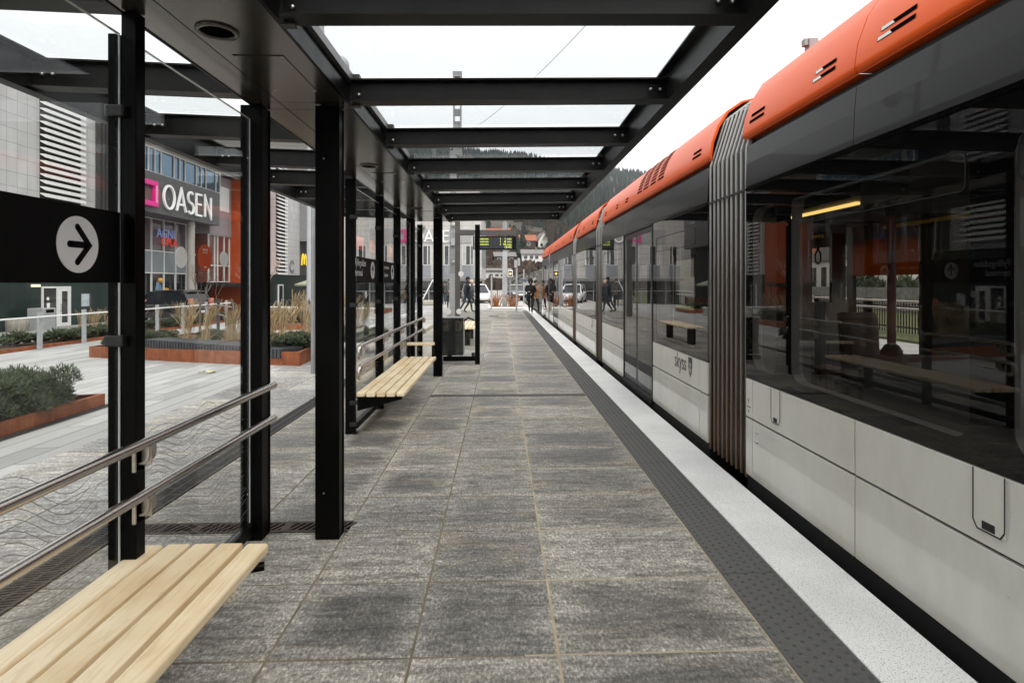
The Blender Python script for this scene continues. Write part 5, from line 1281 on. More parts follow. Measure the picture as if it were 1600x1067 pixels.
# ------------------------------------------------------------------ people
def person(label,loc,rz,J,mats,height=1.0,group=None,hair='hairdark',hood=None,hat=None,coat=None,shoes='shoeblk',scarf=None):
    T=thing('person',label,'person',loc,rz,group); T.scale=(height,)*3
    bm=bmesh.new(); ly=bm.verts.layers.skin.verify(); V={}
    def vert(k,p,r,root=False):
        v=bm.verts.new(p); v[ly].radius=(r[0],r[1]) if hasattr(r,'__len__') else (r,r); v[ly].use_root=root; V[k]=v
    P=lambda k:Vector(J[k])
    vert('pel',P('pel'),(.155,.115),True); vert('waist',P('waist'),(.145,.11)); vert('chest',P('chest'),(.17,.125)); vert('neck0',P('neck0'),(.085,.08)); vert('neck',P('neck'),.055)
    hd=P('head'); vert('jaw',hd+Vector((.02,0,-.075)),(.062,.07)); vert('head',hd,(.078,.098)); vert('crown',hd+Vector((-.01,0,.075)),(.07,.085))
    E=[('pel','waist'),('waist','chest'),('chest','neck0'),('neck0','neck'),('neck','jaw'),('jaw','head'),('head','crown')]
    fw=Vector(J.get('face',(1,0,0))).normalized(); vert('nose',hd+fw*.115+Vector((0,0,-.02)),.014); E.append(('head','nose'))
    for s in 'lr':
        vert('hip'+s,P('hip'+s),.098); vert('knee'+s,P('knee'+s),.062); vert('ank'+s,P('ank'+s),.045); a=P('ank'+s); vert('toe'+s,P('toe'+s),(.045,.032))
        E+=[('pel','hip'+s),('hip'+s,'knee'+s),('knee'+s,'ank'+s),('ank'+s,'toe'+s)]
        vert('sho'+s,P('sho'+s),.072); vert('elb'+s,P('elb'+s),.05); vert('wri'+s,P('wri'+s),.036); 
        h=P('wri'+s); dd=(h-P('elb'+s)).normalized(); vert('palm'+s,h+dd*.07,(.036,.02))
        E+=[('chest','sho'+s),('sho'+s,'elb'+s),('elb'+s,'wri'+s),('wri'+s,'palm'+s)]
        side=dd.cross(Vector((0,0,1))); side=side.normalized() if side.length>.1 else Vector((1,0,0)); nn=side.cross(dd)
        for q in range(4):
            b=h+dd*.085+side*(-.03+.02*q); vert('f%s%d'%(s,q),b+dd*.035,.010); vert('g%s%d'%(s,q),b+dd*(.060+.008*(q in(1,2)))-nn*.02,.008); E+=[('palm'+s,'f%s%d'%(s,q)),('f%s%d'%(s,q),'g%s%d'%(s,q))]
        vert('t'+s,h+dd*.05+side*.045,.011); vert('u'+s,h+dd*.085+side*.055-nn*.01,.009); E+=[('wri'+s,'t'+s),('t'+s,'u'+s)]
    for a,b in E: bm.edges.new((V[a],V[b]))
    me=bpy.data.meshes.new('body'); bm.to_mesh(me); bm.free()
    o=bpy.data.objects.new('tmp',me); COL.objects.link(o); o.modifiers.new('s','SKIN'); sd=o.modifiers.new('u','SUBSURF'); sd.levels=1;sd.render_levels=1
    dg=bpy.context.evaluated_depsgraph_get(); m2=bpy.data.meshes.new_from_object(o.evaluated_get(dg)); bpy.data.objects.remove(o)
    top,bot,sk=mats
    for k in (sk,top,bot,shoes): m2.materials.append(M[k])
    segs=[]
    for a,b in E:
        mi=1
        if a in('neck','jaw','head') or b in('jaw','crown','nose'): mi=0
        if a[:4] in('palm','wri'+'l','wri'+'r') or a[0] in 'fgtu': mi=0
        if a[:3] in('hip','kne') or b[:3]=='hip': mi=2
        if a[:3]=='ank': mi=3
        segs.append((V and Vector(0 for _ in range(3)),a,b,mi))
    pos={}
    # positions are needed after the bmesh is gone
    posd=person.pos=PD={}
    def jp(k):
        if k in J: return Vector(J[k])
        return None
    extra={'jaw':hd+Vector((.02,0,-.075)),'crown':hd+Vector((-.01,0,.075)),'nose':hd+fw*.115}
    S_=[]
    for _,a,b,mi in segs:
        pa=jp(a) or extra.get(a); pb=jp(b) or extra.get(b)
        if a[:4]=='palm' or a[0] in 'fgtu' or b[:4]=='palm' or (a[:3]=='wri'):
            s=(a[-1] if a[-1] in 'lr' else a[1]); h=P('wri'+s); dd=(h-P('elb'+s)).normalized(); pa=h+dd*.02; pb=h+dd*.17; mi=0
        if pa is None or pb is None: continue
        S_.append((pa,pb,mi))
    for p in m2.polygons:
        c=p.center; best=9;bi=1
        for pa,pb,mi in S_:
            d=pb-pa; t=clamp((c-pa).dot(d)/max(1e-6,d.length_squared),0,1); q=(c-pa-d*t).length
            if mi==1:q-=.03
            if q<best: best=q;bi=mi
        p.material_index=bi; p.use_smooth=True
    ob=bpy.data.objects.new('body',m2); COL.objects.link(ob); ob.parent=T
    sd=fw.cross(Vector((0,0,1)))
    mb=MB()
    for q in (-1,1): mb.sphere(hd+fw*.088+sd*.033*q+Vector((0,0,.015)),.011,8,5)
    mb.build('eyes',M['rubber'],T,world=False)
    mb=MB(); mb.sphere(hd+fw*.094+Vector((0,0,-.062)),.02,8,5,(1,1,.35) if abs(fw.x)>.7 else (1.2,1,.35)); mb.build('mouth',mat('lips',(.35,.13,.11),.6,var=0) if 'lips' not in M else M['lips'],T,world=False)
    mb=MB()
    for q in (-1,1): mb.sphere(hd+sd*.082*q+Vector((0,0,-.005)),.028,8,5,(.6,.6,1)) 
    mb.build('ears',M[sk],T,world=False)
    if hair: mb=MB(); mb.sphere(hd-fw*.022+Vector((0,0,.045)),.108,14,9,(1,1,1.0)); mb.build('hair',M[hair],T,world=False)
    if hat: mb=MB(); mb.sphere(hd-fw*.012+Vector((0,0,.065)),.112,14,9,(1,1,.85)); mb.build('hat',M[hat],T,world=False)
    if hood: 
        mb=MB(); mb.sphere(hd-fw*.03+Vector((0,0,.02)),.135,14,9,(1,1,1.15)); mb.build('hood',M[hood],T,world=False)
    if coat:
        mb=MB(); pc=P('pel'); ch=P('chest'); vs=[];N=14;fs=[]
        prof=[(0.0,.12,.5),(.18,.20,.62),(.5,.20,.80),(.85,.185,1.0),(1.02,.17,1.1)]
        prof=coat[1]
        for i,(t,r,ry) in enumerate(prof):
            c=pc.lerp(ch,t)
            for k in range(N):
                a=2*PI*k/N; rr_=r*(1+.05*math.sin(3*a+i)); vs.append((c.x+rr_*ry*math.cos(a),c.y+rr_*math.sin(a),c.z))
        for i in range(len(prof)-1):
            for k in range(N): a=i*N+k;b=i*N+(k+1)%N; fs.append((a,b,b+N,a+N))
        mb.add(vs,fs,True); mb.build('coat',M[coat[0]],T,world=False)
    if scarf: mb=MB(); mb.lathe([(.06,-.05),(.10,-.02),(.10,.03),(.065,.06)],P('neck')-Vector((0,0,.02)),14); mb.build('scarf',M[scarf],T,world=False)
    return T
M['lips']=mat('lips',(.35,.13,.11),.6,var=0)
# figures face +X in their own frame
def walkpose(st=.32,arm=.18,lean=.03,head=0):
    return dict(pel=(0,0,.93),waist=(lean*.5,0,1.08),chest=(lean,0,1.28),neck0=(lean,0,1.44),neck=(lean+.01,0,1.50),head=(lean+.03+head,0,1.62),
     hipl=(0,.09,.88),hipr=(0,-.09,.88),kneel=(st*.62+.04,.09,.48),kneer=(-st*.35,-.09,.47),ankl=(st*.9,.09,.08),ankr=(-st*1.05,-.09,.12),toel=(st*.9+.17,.10,.035),toer=(-st*1.05+.15,-.10,.03),
     shol=(lean,.185,1.38),shor=(lean,-.185,1.38),elbl=(-arm*.7,.24,1.12),elbr=(arm*.5,-.24,1.12),wril=(-arm*.6+.05,.24,.88),wrir=(arm+.12,-.22,.90))
def standpose():
    d=walkpose(.03,.03,0); d['elbl']=(.04,.24,1.12);d['elbr']=(.04,-.24,1.12);d['wril']=(.20,.14,1.05);d['wrir']=(.22,-.12,1.06); return d
CO=lambda m:(m,[(-.45,.20,.85),(-.1,.19,.8),(.3,.175,.75),(.8,.185,.72),(1.15,.165,.7),(1.32,.10,.75)])
CJ=lambda m:(m,[(-.12,.20,.8),(.3,.185,.75),(.8,.20,.72),(1.15,.17,.7),(1.32,.10,.75)])
d=walkpose(.30,.15,.06); d.update(elbl=(-.05,.27,1.12),wril=(-.10,.22,.86),shor=(.09,-.17,1.38),elbr=(.24,-.24,1.20),wrir=(.36,-.30,1.28))
person('man in dark jacket and blue jeans walking with an arm round a pale-haired woman',(-1.83,30.3,0),R(-8),d,('navy','jeans','skin'),1.06,None,'hairdark',hat='jacketblack',coat=CJ('navy'))
d=walkpose(.34,.12,.05); d.update(elbl=(.06,.25,1.14),wril=(.10,.30,.95)); 
person('pale-haired woman in a long navy coat walking beside the man in jeans',(-1.58,30.05,0),R(-12),d,('navy','jacketblack','skin'),.97,None,'hairpale',coat=CO('navy'))
person('person in a dark grey coat standing behind the catenary mast',(-3.12,34.8,0),R(-80),standpose(),('greycloth','jacketblack','skin'),1.02,None,'hairdark',coat=CO('greycloth'))
d=walkpose(.26,.1,.05); d.update(wril=(.22,.10,1.02),wrir=(.24,-.10,1.12),elbl=(.0,.27,1.13),elbr=(.0,-.27,1.15))
person('person in a black hooded jacket and white shoes walking along the tram',(1.48,28.5,0),R(-98),d,('jacketblack','jacketblack','skin'),1.0,None,None,hood='jacketblack',coat=CJ('jacketblack'),shoes='shoewht')
d=walkpose(.22,.1,.04); person('person in a tan coat half hidden by the front of the tram',(1.76,29.5,0),R(-60),d,('tan','jacketblack','skin'),.96,None,'hairdark',coat=CO('tan'))
person('person in a black jacket by the terminal doors',(-4.6,46.5,g(-4.6,46)),R(-60),standpose(),('jacketblack','jeans','skin'),1.0,None,'hairdark',coat=CJ('jacketblack'))
# ------------------------------------------------------------------ cars
def car(label,loc,rz,paint,L=4.6,W=1.85,H=1.66,suv=True,plate=None):
    T=thing('parked_car',label,'car',loc,rz); w=W/2
    st=[(-L/2,.45,.80,.80),(-L/2+.06,.36,.96,.90),(-L/2+.5,.30,1.02,.97),(-L*.1,.28,1.0,1.0),(L*.22,.28,.98,1.0),(L/2-.75,.30,.93,.97),(L/2-.2,.34,.82,.90),(L/2,.45,.70,.80)]
    mb=MB(); N=10; vs=[];fs=[]
    for x,zb,zt,k in st:
        hw=w*k; vs+=[(x,-hw*.86,zb),(x,-hw*.98,zb+.12),(x,-hw,(zb+zt)/2),(x,-hw*.96,zt-.06),(x,-hw*.84,zt),(x,hw*.84,zt),(x,hw*.96,zt-.06),(x,hw,(zb+zt)/2),(x,hw*.98,zb+.12),(x,hw*.86,zb)]
    for i in range(len(st)-1):
        for k in range(N): a=i*N+k;b=i*N+(k+1)%N; fs.append((a,a+N,b+N,b))
    fs+=[tuple(range(N)),tuple(range(len(st)*N-1,len(st)*N-N-1,-1))]
    mb.add(vs,fs,True); body=mb.build('body',M[paint],T,world=False)
    # greenhouse
    xr=-L/2+.10 if suv else -L/2+.5
    gh=[(xr,xr+.38),(L*.17,L*.02)]
    zb,zt=.97,H-.07
    a=[(xr,-w*.84,zb),(L*.24,-w*.84,zb),(L*.24,w*.84,zb),(xr,w*.84,zb)]; b=[(xr+.36,-w*.68,zt),(L*.05,-w*.68,zt),(L*.05,w*.68,zt),(xr+.36,w*.68,zt)]
    mb=MB(); mb.add(a+b,[(0,1,5,4),(1,2,6,5),(2,3,7,6),(3,0,4,7)]); mb.build('windows',M['carglass'],T,world=False)
    mb=MB(); n=6; vs=[]
    for (x0,dz) in ((xr+.22,-.02),(xr+.45,.05),(-.1*L,.075),(L*.0,.05),(L*.075,-.02)):
        vs+=[(x0,-w*.71,zt+dz-.03),(x0,-w*.6,zt+dz),(x0,0,zt+dz+.02),(x0,w*.6,zt+dz),(x0,w*.71,zt+dz-.03)]
    mb.add(vs,[(i*5+k,(i+1)*5+k,(i+1)*5+k+1,i*5+k+1) for i in range(4) for k in range(4)],True); mb.build('roof',M[paint],T,world=False)
    mb=MB()
    for s in(-1,1):
        for (p,q) in ((a[0],b[0]),(a[1],b[1])): mb.bar((p[0],s*w*.845,p[2]),(q[0],s*w*.69,q[2]),.09,.05)
        mb.bar((-L*.08,s*w*.85,zb),(-L*.08,s*w*.69,zt),.08,.03)
        mb.bar((xr+.5,s*w*.66,zt+.06),(L*.03,s*w*.66,zt+.06),.03,.03)
    mb.build('pillars',M[paint],T,world=False)
    for x in (-L/2+.85,L/2-.9):
        for s in(-1,1):
            mb=MB(); r=.35; mb.v=[];q=MB(); q.lathe([(.20,-.1),(r-.02,-.11),(r,-.06),(r,.06),(r-.02,.11),(.20,.1)],n=22); 
            mb.add([(x+p[0],s*(w-.12)+p[2],r+p[1]) for p in q.v],q.f,True); wh=mb.build('wheel',M['tyre'],T,world=False)
            mb=MB(); mb.disc((x,s*(w-.03),r),.21,'Y',.02,18); mb.build('rim',M['rim'],wh,world=False)
    for s in (-1,1):
        mb=MB(); mb.box(-L/2-.0,-L/2+.16,s*w*.72-.11,s*w*.72+.11,.82,1.30 if suv else 1.0); mb.build('tail_light',M['taillight'],T,world=False,bevel=.02)
        mb=MB(); mb.box(L/2-.22,L/2-.02,s*w*.66-.17,s*w*.66+.17,.66,.80); mb.build('headlight',M['headlight'],T,world=False,bevel=.03)
        mb=MB(); mb.sphere((L*.2,s*(w+.07),1.03),.10,10,6,(.6,1,.7)); mb.build('mirror',M[paint],T,world=False)
    for e,x in (('r',-L/2-.012),('f',L/2+.004)):
        mb=MB(); mb.box(x,x+.01,-.26,.26,.55,.67); mb.build('number_plate',M[plate or 'white'],T,world=False)
    mb=MB(); mb.box(-L/2-.02,-L/2+.2,-w*.8,w*.8,.32,.50); mb.box(L/2-.2,L/2-.01,-w*.75,w*.75,.34,.48); mb.build('bumper',M['rubber'],T,world=False,bevel=.03)
    return T
car('black SUV parked behind the dry grasses with its rear towards the tram',(-17.9,31.2,g(-17.9)),R(165),'carblack',4.7,1.9,1.72)
car('black low car with a green number plate parked left of the black SUV',(-19.5,32.6,g(-19.5)),R(100),'carblack',4.3,1.82,1.42,True,'plategreen')
car('white people carrier parked behind the couple',(-1.95,46.5,-.22),R(-75),'carwhite',4.6,1.85,1.68)
car('dark car parked behind the hooded person',(1.4,52,-.1),R(-80),'carblack',4.5,1.8,1.5)
# ------------------------------------------------------------------ hillside
def ridge(x):
    pts=[(-900,330),(-400,290),(-222,263),(-113,260),(21,243),(120,226),(201,216),(272,209),(500,190),(900,150)]
    for (a,b),(c,d_) in zip(pts[:-1],pts[1:]):
        if a<=x<=c: return lerp(b,d_,(x-a)/(c-a))
    return pts[0][1] if x<0 else pts[-1][1]
def hz(x,y):
    if y<110: return -1.2
    t=clamp((y-110)/990,0,1.0); xx=x*1100/max(y,300)
    h=ridge(clamp(xx,-899,899))*t**1.3*(1 if y<=1100 else 1)
    h+=6*t*noise.noise(Vector((x*.012,y*.012,0)))+2.2*min(1,t*8)*noise.noise(Vector((x*.05,y*.05,3)))
    if y>1100: h-= (y-1100)*.25
    return h-1.2*(1-min(1,t*20))
mb=MB(); XSg=[-1500+k*30 for k in range(101)]; 
YS=[108,116,125,135,145,155,165,175,185,195,205,215,225,240,255,270,290,310,340,370,400,440,480,530,580,640,700,760,820,880,940,1000,1050,1100,1150,1250]
XSg=[x*1.0 for x in ([-1300,-1000,-700,-500,-400]+list(range(-330,-130,20))+list(range(-130,150,8))+list(range(150,420,20))+[450,550,700,900,1100])]
vs=[(x,y,hz(x,y)) for y in YS for x in XSg]; n=len(XSg)
mb.add(vs,[(j*n+i,j*n+i+1,(j+1)*n+i+1,(j+1)*n+i) for j in range(len(YS)-1) for i in range(n-1)],True); struct('hillside',mb,M['hill'])
def conifer(mb,x,y,z,h,r,rr,n=7,tiers=5,base=.12):
    v0=rr.random()*.6
    for k in range(tiers):
        t=k/tiers; zb=z+h*(base+(1-base)*t*.95); rb=r*(1-t)*rr.uniform(.85,1.15)+.1*r; zt=min(z+h,zb+h*(1-base)/tiers*1.9); a0=rr.uniform(0,6)
        vs=[(x+rb*rr.uniform(.6,1.2)*math.cos(a0+2*PI*q/n),y+rb*rr.uniform(.6,1.2)*math.sin(a0+2*PI*q/n),zb-h*.03*rr.random()) for q in range(n)]+[(x,y,zt)]
        mb.add(vs,[(q,(q+1)%n,n) for q in range(n)],rnd=clamp(v0+rr.gauss(.1,.12)+t*.15,0,1))
mb=MB(); rf=random.Random(5); cnt=0
while cnt<5200:
    y=rf.uniform(285,1115) if rf.random()<.8 else rf.uniform(1060,1112); x=rf.uniform(-.30,.42)*y
    t=noise.noise(Vector((x*.01,y*.008,9)))
    if y<380 and t<.05: continue
    h=rf.uniform(9,17)*(1 if y<700 else .9); conifer(mb,x,y,hz(x,y)-.5,h,h*rf.uniform(.17,.26),rf,6,3,.05); cnt+=1
tag(mb.build('conifer_forest',M['conifer']),'dark conifer forest covering the mountain behind the houses','forest',None,'stuff')
# undergrowth and leafless thickets on the lower slope
mb=MB()
for k in range(2600):
    y=rf.uniform(122,300); x=rf.uniform(-.10,.22)*y; z=hz(x,y); h=rf.uniform(.5,2.6); v=rf.random()
    for q in range(4):
        a=rf.uniform(0,6.28); u=Vector((math.cos(a),math.sin(a),0))*h*.45; c=Vector((x,y,z))+Vector((rf.gauss(0,.6),rf.gauss(0,.6),0))
        mb.add([c-u,c+u,c+u*.7+Vector((rf.gauss(0,.3),0,h)),c-u*.6+Vector((rf.gauss(0,.3),0,h*rf.uniform(.6,1)))],[(0,1,2,3)],rnd=v)
tag(mb.build('hillside_thicket',M['larch']),'brown leafless thicket on the slope below the houses','undergrowth',None,'stuff')
CM=[]
for i in range(3):
    mb=MB(); conifer(mb,0,0,0,1,.22,random.Random(60+i),11,9,.06); m=mb.mesh('conifer'); m.materials.append(M['conifer']); CM.append(m)
tm=MB(); tm.tube([(0,0,-.03),(0,0,.3)],[.018,.012],6); TM=tm.mesh('trunk'); TM.materials.append(M['bark'])
LC='dark conifer standing among the houses on the lower slope'
for k in range(24):
    y=rf.uniform(165,300); x=rf.uniform(-.09,.16)*y
    T=thing('conifer_tree',LC,'tree',(x,y,hz(x,y)-.3),rf.uniform(0,6),'conifers among the houses'); s=rf.uniform(5,13); T.scale=(s,s,s)
    o=bpy.data.objects.new('crown',rf.choice(CM)); COL.objects.link(o); o.parent=T; o=bpy.data.objects.new('trunk',TM); COL.objects.link(o); o.parent=T
BM=[]
for i in range(2):
    mb=MB(); r2=random.Random(70+i); mb.tube([(0,0,-.03),(0,0,.5)],[.02,.012],5)
    trunk=mb.mesh('trunk'); trunk.materials.append(M['bark']); mb=MB()
    for k in range(900):
        t=r2.random(); z=.25+.75*t; r_=.25*math.sin(PI*clamp(t*.85+.12,0,1))*math.sqrt(r2.random()); a=r2.uniform(0,6.28)
        c=Vector((r_*math.cos(a),r_*math.sin(a),z)); u=Vector((r2.gauss(0,.006),r2.gauss(0,.006),0)); v=Vector((math.cos(a)*.03,math.sin(a)*.03,r2.uniform(.03,.09)))
        mb.add([c-u,c+u,c+v],[(0,1,2)],rnd=r2.random())
    cr=mb.mesh('crown'); cr.materials.append(M['larch']); BM.append((trunk,cr))
LBt='leafless reddish brown tree on the lower slope near the houses'
for (x,y,s) in ((20,235,12),(27,240,11),(24,250,13),(33,245,10),(5,220,9),(12,262,12),(-8,205,8),(38,262,13),(2,190,6),(-4,180,7),(16,205,7),(44,250,10)):
    T=thing('bare_birch',LBt,'tree',(x,y,hz(x,y)-.2),rf.uniform(0,6),'leafless trees near the houses'); T.scale=(s,s,s); tr,cr=rf.choice(BM)
    for nme,m in (('crown',cr),('trunk',tr)): o=bpy.data.objects.new(nme,m); COL.objects.link(o); o.parent=T
# houses
def house(label,x,y,w,d,h,rh,wall,roof,rz=0,gable='front',wins=((-.3,.45),(.0,.45),(.3,.45)),dz=0,wh=1.1,ww=.9):
    T=thing('house',label,'house',(x,y,hz(x,y)+dz),rz); mb=MB(); mb.box(-w/2,w/2,-d/2,d/2,-2.5,h)
    if gable=='front': mb.prism([(-w/2,h),(w/2,h),(0,h+rh-.1)],'Y',-d/2,d/2)
    else: mb.prism([(-d/2,h),(d/2,h),(0,h+rh-.1)],'X',-w/2,w/2)
    mb.build('wall',M[wall],T,world=False)
    mb=MB(); e=.4
    if gable=='front':
        for s in(-1,1): mb.add([(s*(w/2+e),-d/2-e,h-rh*e/(w/2)),(0,-d/2-e,h+rh),(0,d/2+e,h+rh),(s*(w/2+e),d/2+e,h-rh*e/(w/2)),(s*(w/2+e),-d/2-e,h-rh*e/(w/2)+.2),(0,-d/2-e,h+rh+.2),(0,d/2+e,h+rh+.2),(s*(w/2+e),d/2+e,h-rh*e/(w/2)+.2)],[(0,3,2,1),(4,5,6,7),(0,1,5,4),(1,2,6,5),(2,3,7,6),(3,0,4,7)])
    else:
        for s in(-1,1): mb.add([(-w/2-e,s*(d/2+e),h-rh*e/(d/2)),(-w/2-e,0,h+rh),(w/2+e,0,h+rh),(w/2+e,s*(d/2+e),h-rh*e/(d/2)),(-w/2-e,s*(d/2+e),h-rh*e/(d/2)+.2),(-w/2-e,0,h+rh+.2),(w/2+e,0,h+rh+.2),(w/2+e,s*(d/2+e),h-rh*e/(d/2)+.2)],[(0,3,2,1),(4,5,6,7),(0,1,5,4),(1,2,6,5),(2,3,7,6),(3,0,4,7)])
    r=mb.build('roof',M[roof],T,world=False)
    mb=MB(); mb.box(w*.15,w*.15+.7,-.3,.4,h+rh*.4,h+rh+.9); mb.build('chimney',M['stonewall'],r,world=False)
    for fx,fz in wins:
        mb=MB(); cx=fx*w; cz=fz*h; mb.box(cx-ww/2,cx+ww/2,-d/2-.05,-d/2+.02,cz-wh/2,cz+wh/2); wn=mb.build('window',M['winstrip'],T,world=False)
        mb=MB()
        for (a,b,p,q) in ((-ww/2-.1,-ww/2,-wh/2-.1,wh/2+.1),(ww/2,ww/2+.1,-wh/2-.1,wh/2+.1),(-ww/2,ww/2,wh/2,wh/2+.1),(-ww/2,ww/2,-wh/2-.1,-wh/2)): mb.box(cx+a,cx+b,-d/2-.07,-d/2+.02,cz+p,cz+q)
        mb.build('window_frame',M['housewhite'],wn,world=False)
    return T
house('dark house with a bright orange tiled roof on the slope',9.0,214,7.5,8,2.6,2.2,'housedark','rooforange',0,'side',((-.3,.55),(-.1,.55),(.15,.55)),.4,1.2,1.0)
house('long orange roofed house higher up the slope behind the dark one',-3,232,14,9,3,3.2,'housedark','rooforange',R(-14),'side',dz=1)
house('small white house with a steep front gable on the slope',15.2,215,4.2,9,3.2,3.0,'housewhite','roofgrey',R(8),'front',((-.22,.5),(.22,.5)),.3)
house('two-storey white house with a wide grey roof on the lower slope',9.3,172,6.2,7,4.0,1.3,'housewhite','roofgrey',0,'side',((-.33,.75),(-.05,.75),(.2,.75),(-.05,.28),(.25,.28)),-.4,1.0,1.0)
house('long low pale garage building at the foot of the slope',-.9,134,6.0,8,2.5,.5,'housewhite','roofgrey',0,'side',((-.22,.6),(.0,.6),(.2,.6)),.3,.5,.8)
house('small grey cabin roof just below the dark house',1.0,172,6,6,2.0,1.2,'housedark','roofgrey',R(5),'side',dz=.6)
T=thing('stone_retaining_wall','sloping rubble retaining wall at the foot of the hillside','wall',(7,105,-1.5))
mb=MB(); mb.prism([(1.0,-1.5),(16,-1.5),(16,6.6),(6,3.6),(1.0,2.6)],'Y',105,106.5); mb.build('wall_face',M['stonewall'],T)
T=thing('ramp_wall','pale concrete ramp wall with a dark railing rising beyond the russet shrubs','wall',(1,70,-.5))
mb=MB(); mb.prism([(-.5,-.6),(4.0,-.6),(4.0,2.2),(-.5,-.2)],'Y',66,66.4); mb.build('wall_face',M['concrete'],T); mb=MB(); mb.tube([(-.5,66,.7),(4.0,66,3.1)],.06,6)
for k in range(8): mb.tube([(-.4+.6*k,66,-.1+.32*k),(-.4+.6*k,66,.75+.32*k)],.04,5)
mb.build('railing',M['rubber'],T)
# ------------------------------------------------------------------ beyond the track, seen through the tram
T=thing('iron_fence','black iron fence with thick posts on the lawn beyond the track','fence',(14,20,-.22))
mb=MB(); mb.box(13.97,14.03,6,46,.70,.75); mb.box(13.97,14.03,6,46,-.02,.03); y=6
while y<46: mb.box(13.985,14.015,y,y+.025,-.2,.86); y+=.14
mb.build('bars',M['steel'],T)
for k in range(11): mb=MB(); y=7+3.6*k; mb.box(13.9,14.1,y-.11,y+.11,-.25,.98); mb.build('post',M['steel'],T)
T=thing('platform_railing','two plain steel rails along the path on the far side of the track','railing',(8.9,16,-.3))
mb=MB()
for z in (1.14,.98): mb.tube([(8.9,4,z),(8.9,46,z)],.025,8)
mb.build('rail',M['inox'],T)
for k in range(8): mb=MB(); mb.box(8.86,8.9,6+5*k,6.06+5*k,-.4,1.2); mb.build('post',M['galv'],T)
T=thing('garden_wall','long grey rubble garden wall behind the iron fence','wall',(24,36,-.3))
mb=MB(); mb.box(24,24.5,8,90,-.4,1.25); mb.build('wall_face',mat('grey_rubble',(.22,.22,.21),.9,var=.3,nscale=3,bump=.5,bscale=6),T)
T=thing('white_pavilion','white pavilion with a row of narrow dark windows behind the garden wall','building',(34,50,0))
mb=MB(); mb.box(30,40,44,56,-.4,3.6); mb.build('wall',M['housewhite'],T); mb=MB(); mb.prism([(43.5,3.6),(56.5,3.6),(50,5.2)],'X',29.6,40.4); mb.build('roof',M['roofgrey'],T)
for k in range(6): mb=MB(); mb.box(29.95,30.02,45+1.7*k,45.8+1.7*k,1.2,3.0); mb.build('window',M['winstrip'],T)
T=thing('rust_block','rust coloured residential block with stacked white windows beyond the track','building',(32,70,0))
mb=MB(); mb.box(33,48,62,82,-.5,13); mb.build('wall',M['brickorange'],T)
mb=MB(); mb.box(32.9,48.2,61.9,82.1,13,13.4); mb.build('roof',M['midgrey'],T)
for k in range(4):
    for q in range(6): mb=MB(); mb.box(32.93,33.02,63+3.1*q,64.3+3.1*q,1.2+2.9*k,2.9+2.9*k); mb.build('window',M['housewhite'],T)
T=thing('bare_tree','broad leafless tree with many fine branches beyond the track','tree',(31,42,0))
mb=MB(); mb.tube([(0,0,-.3),(0,.1,1.6)],[.22,.16],8); mb.build('trunk',M['bark'],T,world=False); mb=MB(); r2=random.Random(5)
for k in range(9): twigs(mb,Vector((0,.1,1.0+.07*k)),Vector((r2.gauss(0,.7),r2.gauss(0,.7),.8)).normalized(),1.5,.07,4,r2,3,.45,.15)
mb.build('crown',M['bark'],T,world=False)
for k,(x,y,s) in enumerate(((27,36,1.6),(29,45,2.0),(27,52,1.8))):
    mb=leaves_mesh('hedge_shrub',random.Random(80+k),1500,1.0,1.1,.2,16); mb.materials.append(M['juniper'])
    o=bpy.data.objects.new('evergreen_shrub',mb); COL.objects.link(o); o.location=(x,y,-.2); o.scale=(s,s,s); tag(o,'dark round evergreen shrub behind the garden wall beyond the track','shrub','evergreen shrubs beyond the track')
# wooded ridge beyond the track
mb=MB(); P_=[(60+20*k,) for k in range(1)]
xs=[60,90,130,180,260,400]; ys=[-60,-20,20,60,100,112]
def hz2(x,y): return (-.3 if x<61 else (x-60)*.18+6*noise.noise(Vector((x*.02,y*.02,5))))*clamp((160-y)/60,0,1)
mb.add([(x,y,hz2(x,y)) for y in ys for x in xs],[(j*6+i,j*6+i+1,(j+1)*6+i+1,(j+1)*6+i) for j in range(5) for i in range(5)],True); struct('east_slope',mb,M['hill'])
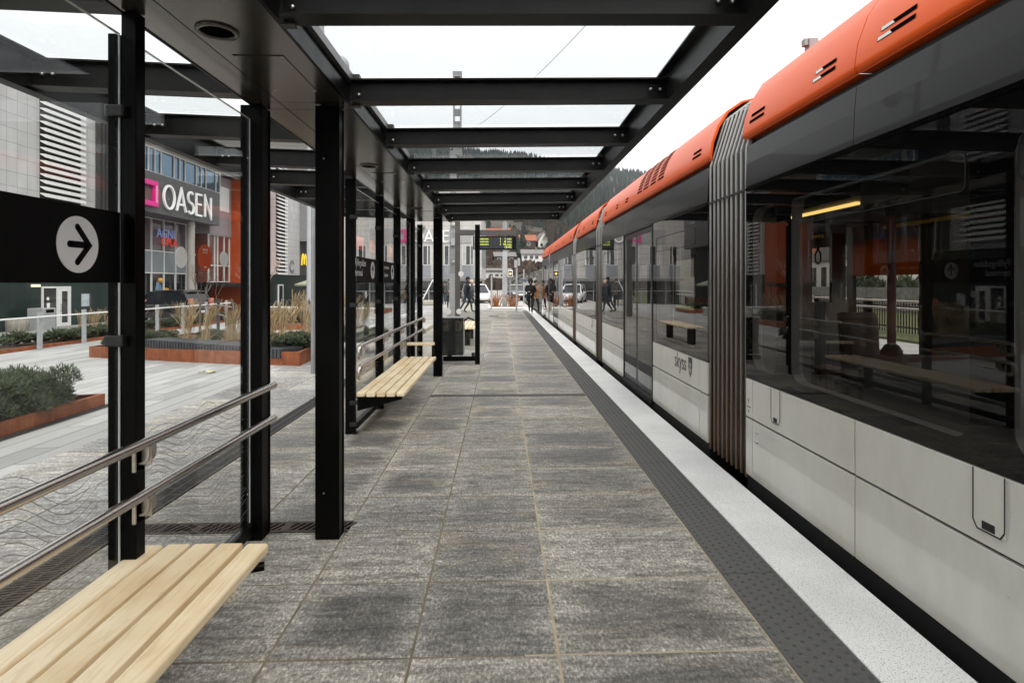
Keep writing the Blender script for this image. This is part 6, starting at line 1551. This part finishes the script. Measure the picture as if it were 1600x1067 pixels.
#MARK_CAM
# ------------------------------------------------------------------ camera, sky, light
cam=bpy.data.cameras.new('camera'); co=bpy.data.objects.new('camera',cam); COL.objects.link(co)
co.location=(0,0,1.55); co.rotation_euler=(R(90),0,R(-2)); cam.sensor_width=36; cam.lens=895/1600*36
cam.shift_x=-14/1600; cam.shift_y=-91.5/1600; cam.clip_start=.05; cam.clip_end=6000; S.camera=co
w=bpy.data.worlds.new('World'); S.world=w; w.use_nodes=True
t=NT(w); bg=t.n['Background']; sky=t.n.new('ShaderNodeTexSky'); sky.sky_type='NISHITA'; sky.sun_disc=False
SE,SR=50,150
sky.sun_elevation=R(SE); sky.sun_rotation=R(SR); sky.air_density=1; sky.dust_density=3
hs=t.n.new('ShaderNodeHueSaturation'); hs.inputs['Saturation'].default_value=.10; hs.inputs['Value'].default_value=1.0; t.link(sky.outputs[0],hs.inputs['Color'])
# an even cloud deck over the sky texture
cl=t.ramp(t.noise(t.coord((1,1,2.2),kind='Generated'),2.2,5,.55),[(.25,(7.9,8.0,8.1)),(.75,(9.4,9.4,9.35))])
t.link(t.mix(.82,hs.outputs[0],cl),bg.inputs['Color']); bg.inputs['Strength'].default_value=.10
sl=bpy.data.lights.new('sun','SUN'); sl.energy=1.3; sl.angle=R(35); sl.color=(1,.95,.88)
so=bpy.data.objects.new('sun',sl); COL.objects.link(so)
az=R(SR); dv=Vector((math.sin(az)*math.cos(R(SE)),math.cos(az)*math.cos(R(SE)),math.sin(R(SE)))); so.rotation_euler=dv.to_track_quat('Z','Y').to_euler()
S.view_settings.view_transform='Standard'; S.view_settings.look='None'; S.view_settings.gamma=1; S.view_settings.exposure=.98
mb=MB(); mb.box(-1600,1600,-400,1400,-400,420)
hzm=bpy.data.materials.new('thin_haze'); hzm.use_nodes=True; ht=NT(hzm); ht.n.clear(); ho=ht.n.new('ShaderNodeOutputMaterial'); hv=ht.n.new('ShaderNodeVolumePrincipled')
hv.inputs['Density'].default_value=.00014; hv.inputs['Color'].default_value=(.80,.86,.92,1); ht.link(hv.outputs[0],ho.inputs['Volume'])
tag(mb.build('haze',hzm),kind='stuff')
S.cycles.volume_bounces=1
S.cycles.max_bounces=10; S.cycles.transparent_max_bounces=40; S.cycles.glossy_bounces=6; S.cycles.diffuse_bounces=4; S.cycles.use_denoising=True
S.cycles.caustics_reflective=False; S.cycles.caustics_refractive=False; S.cycles.sample_clamp_indirect=8
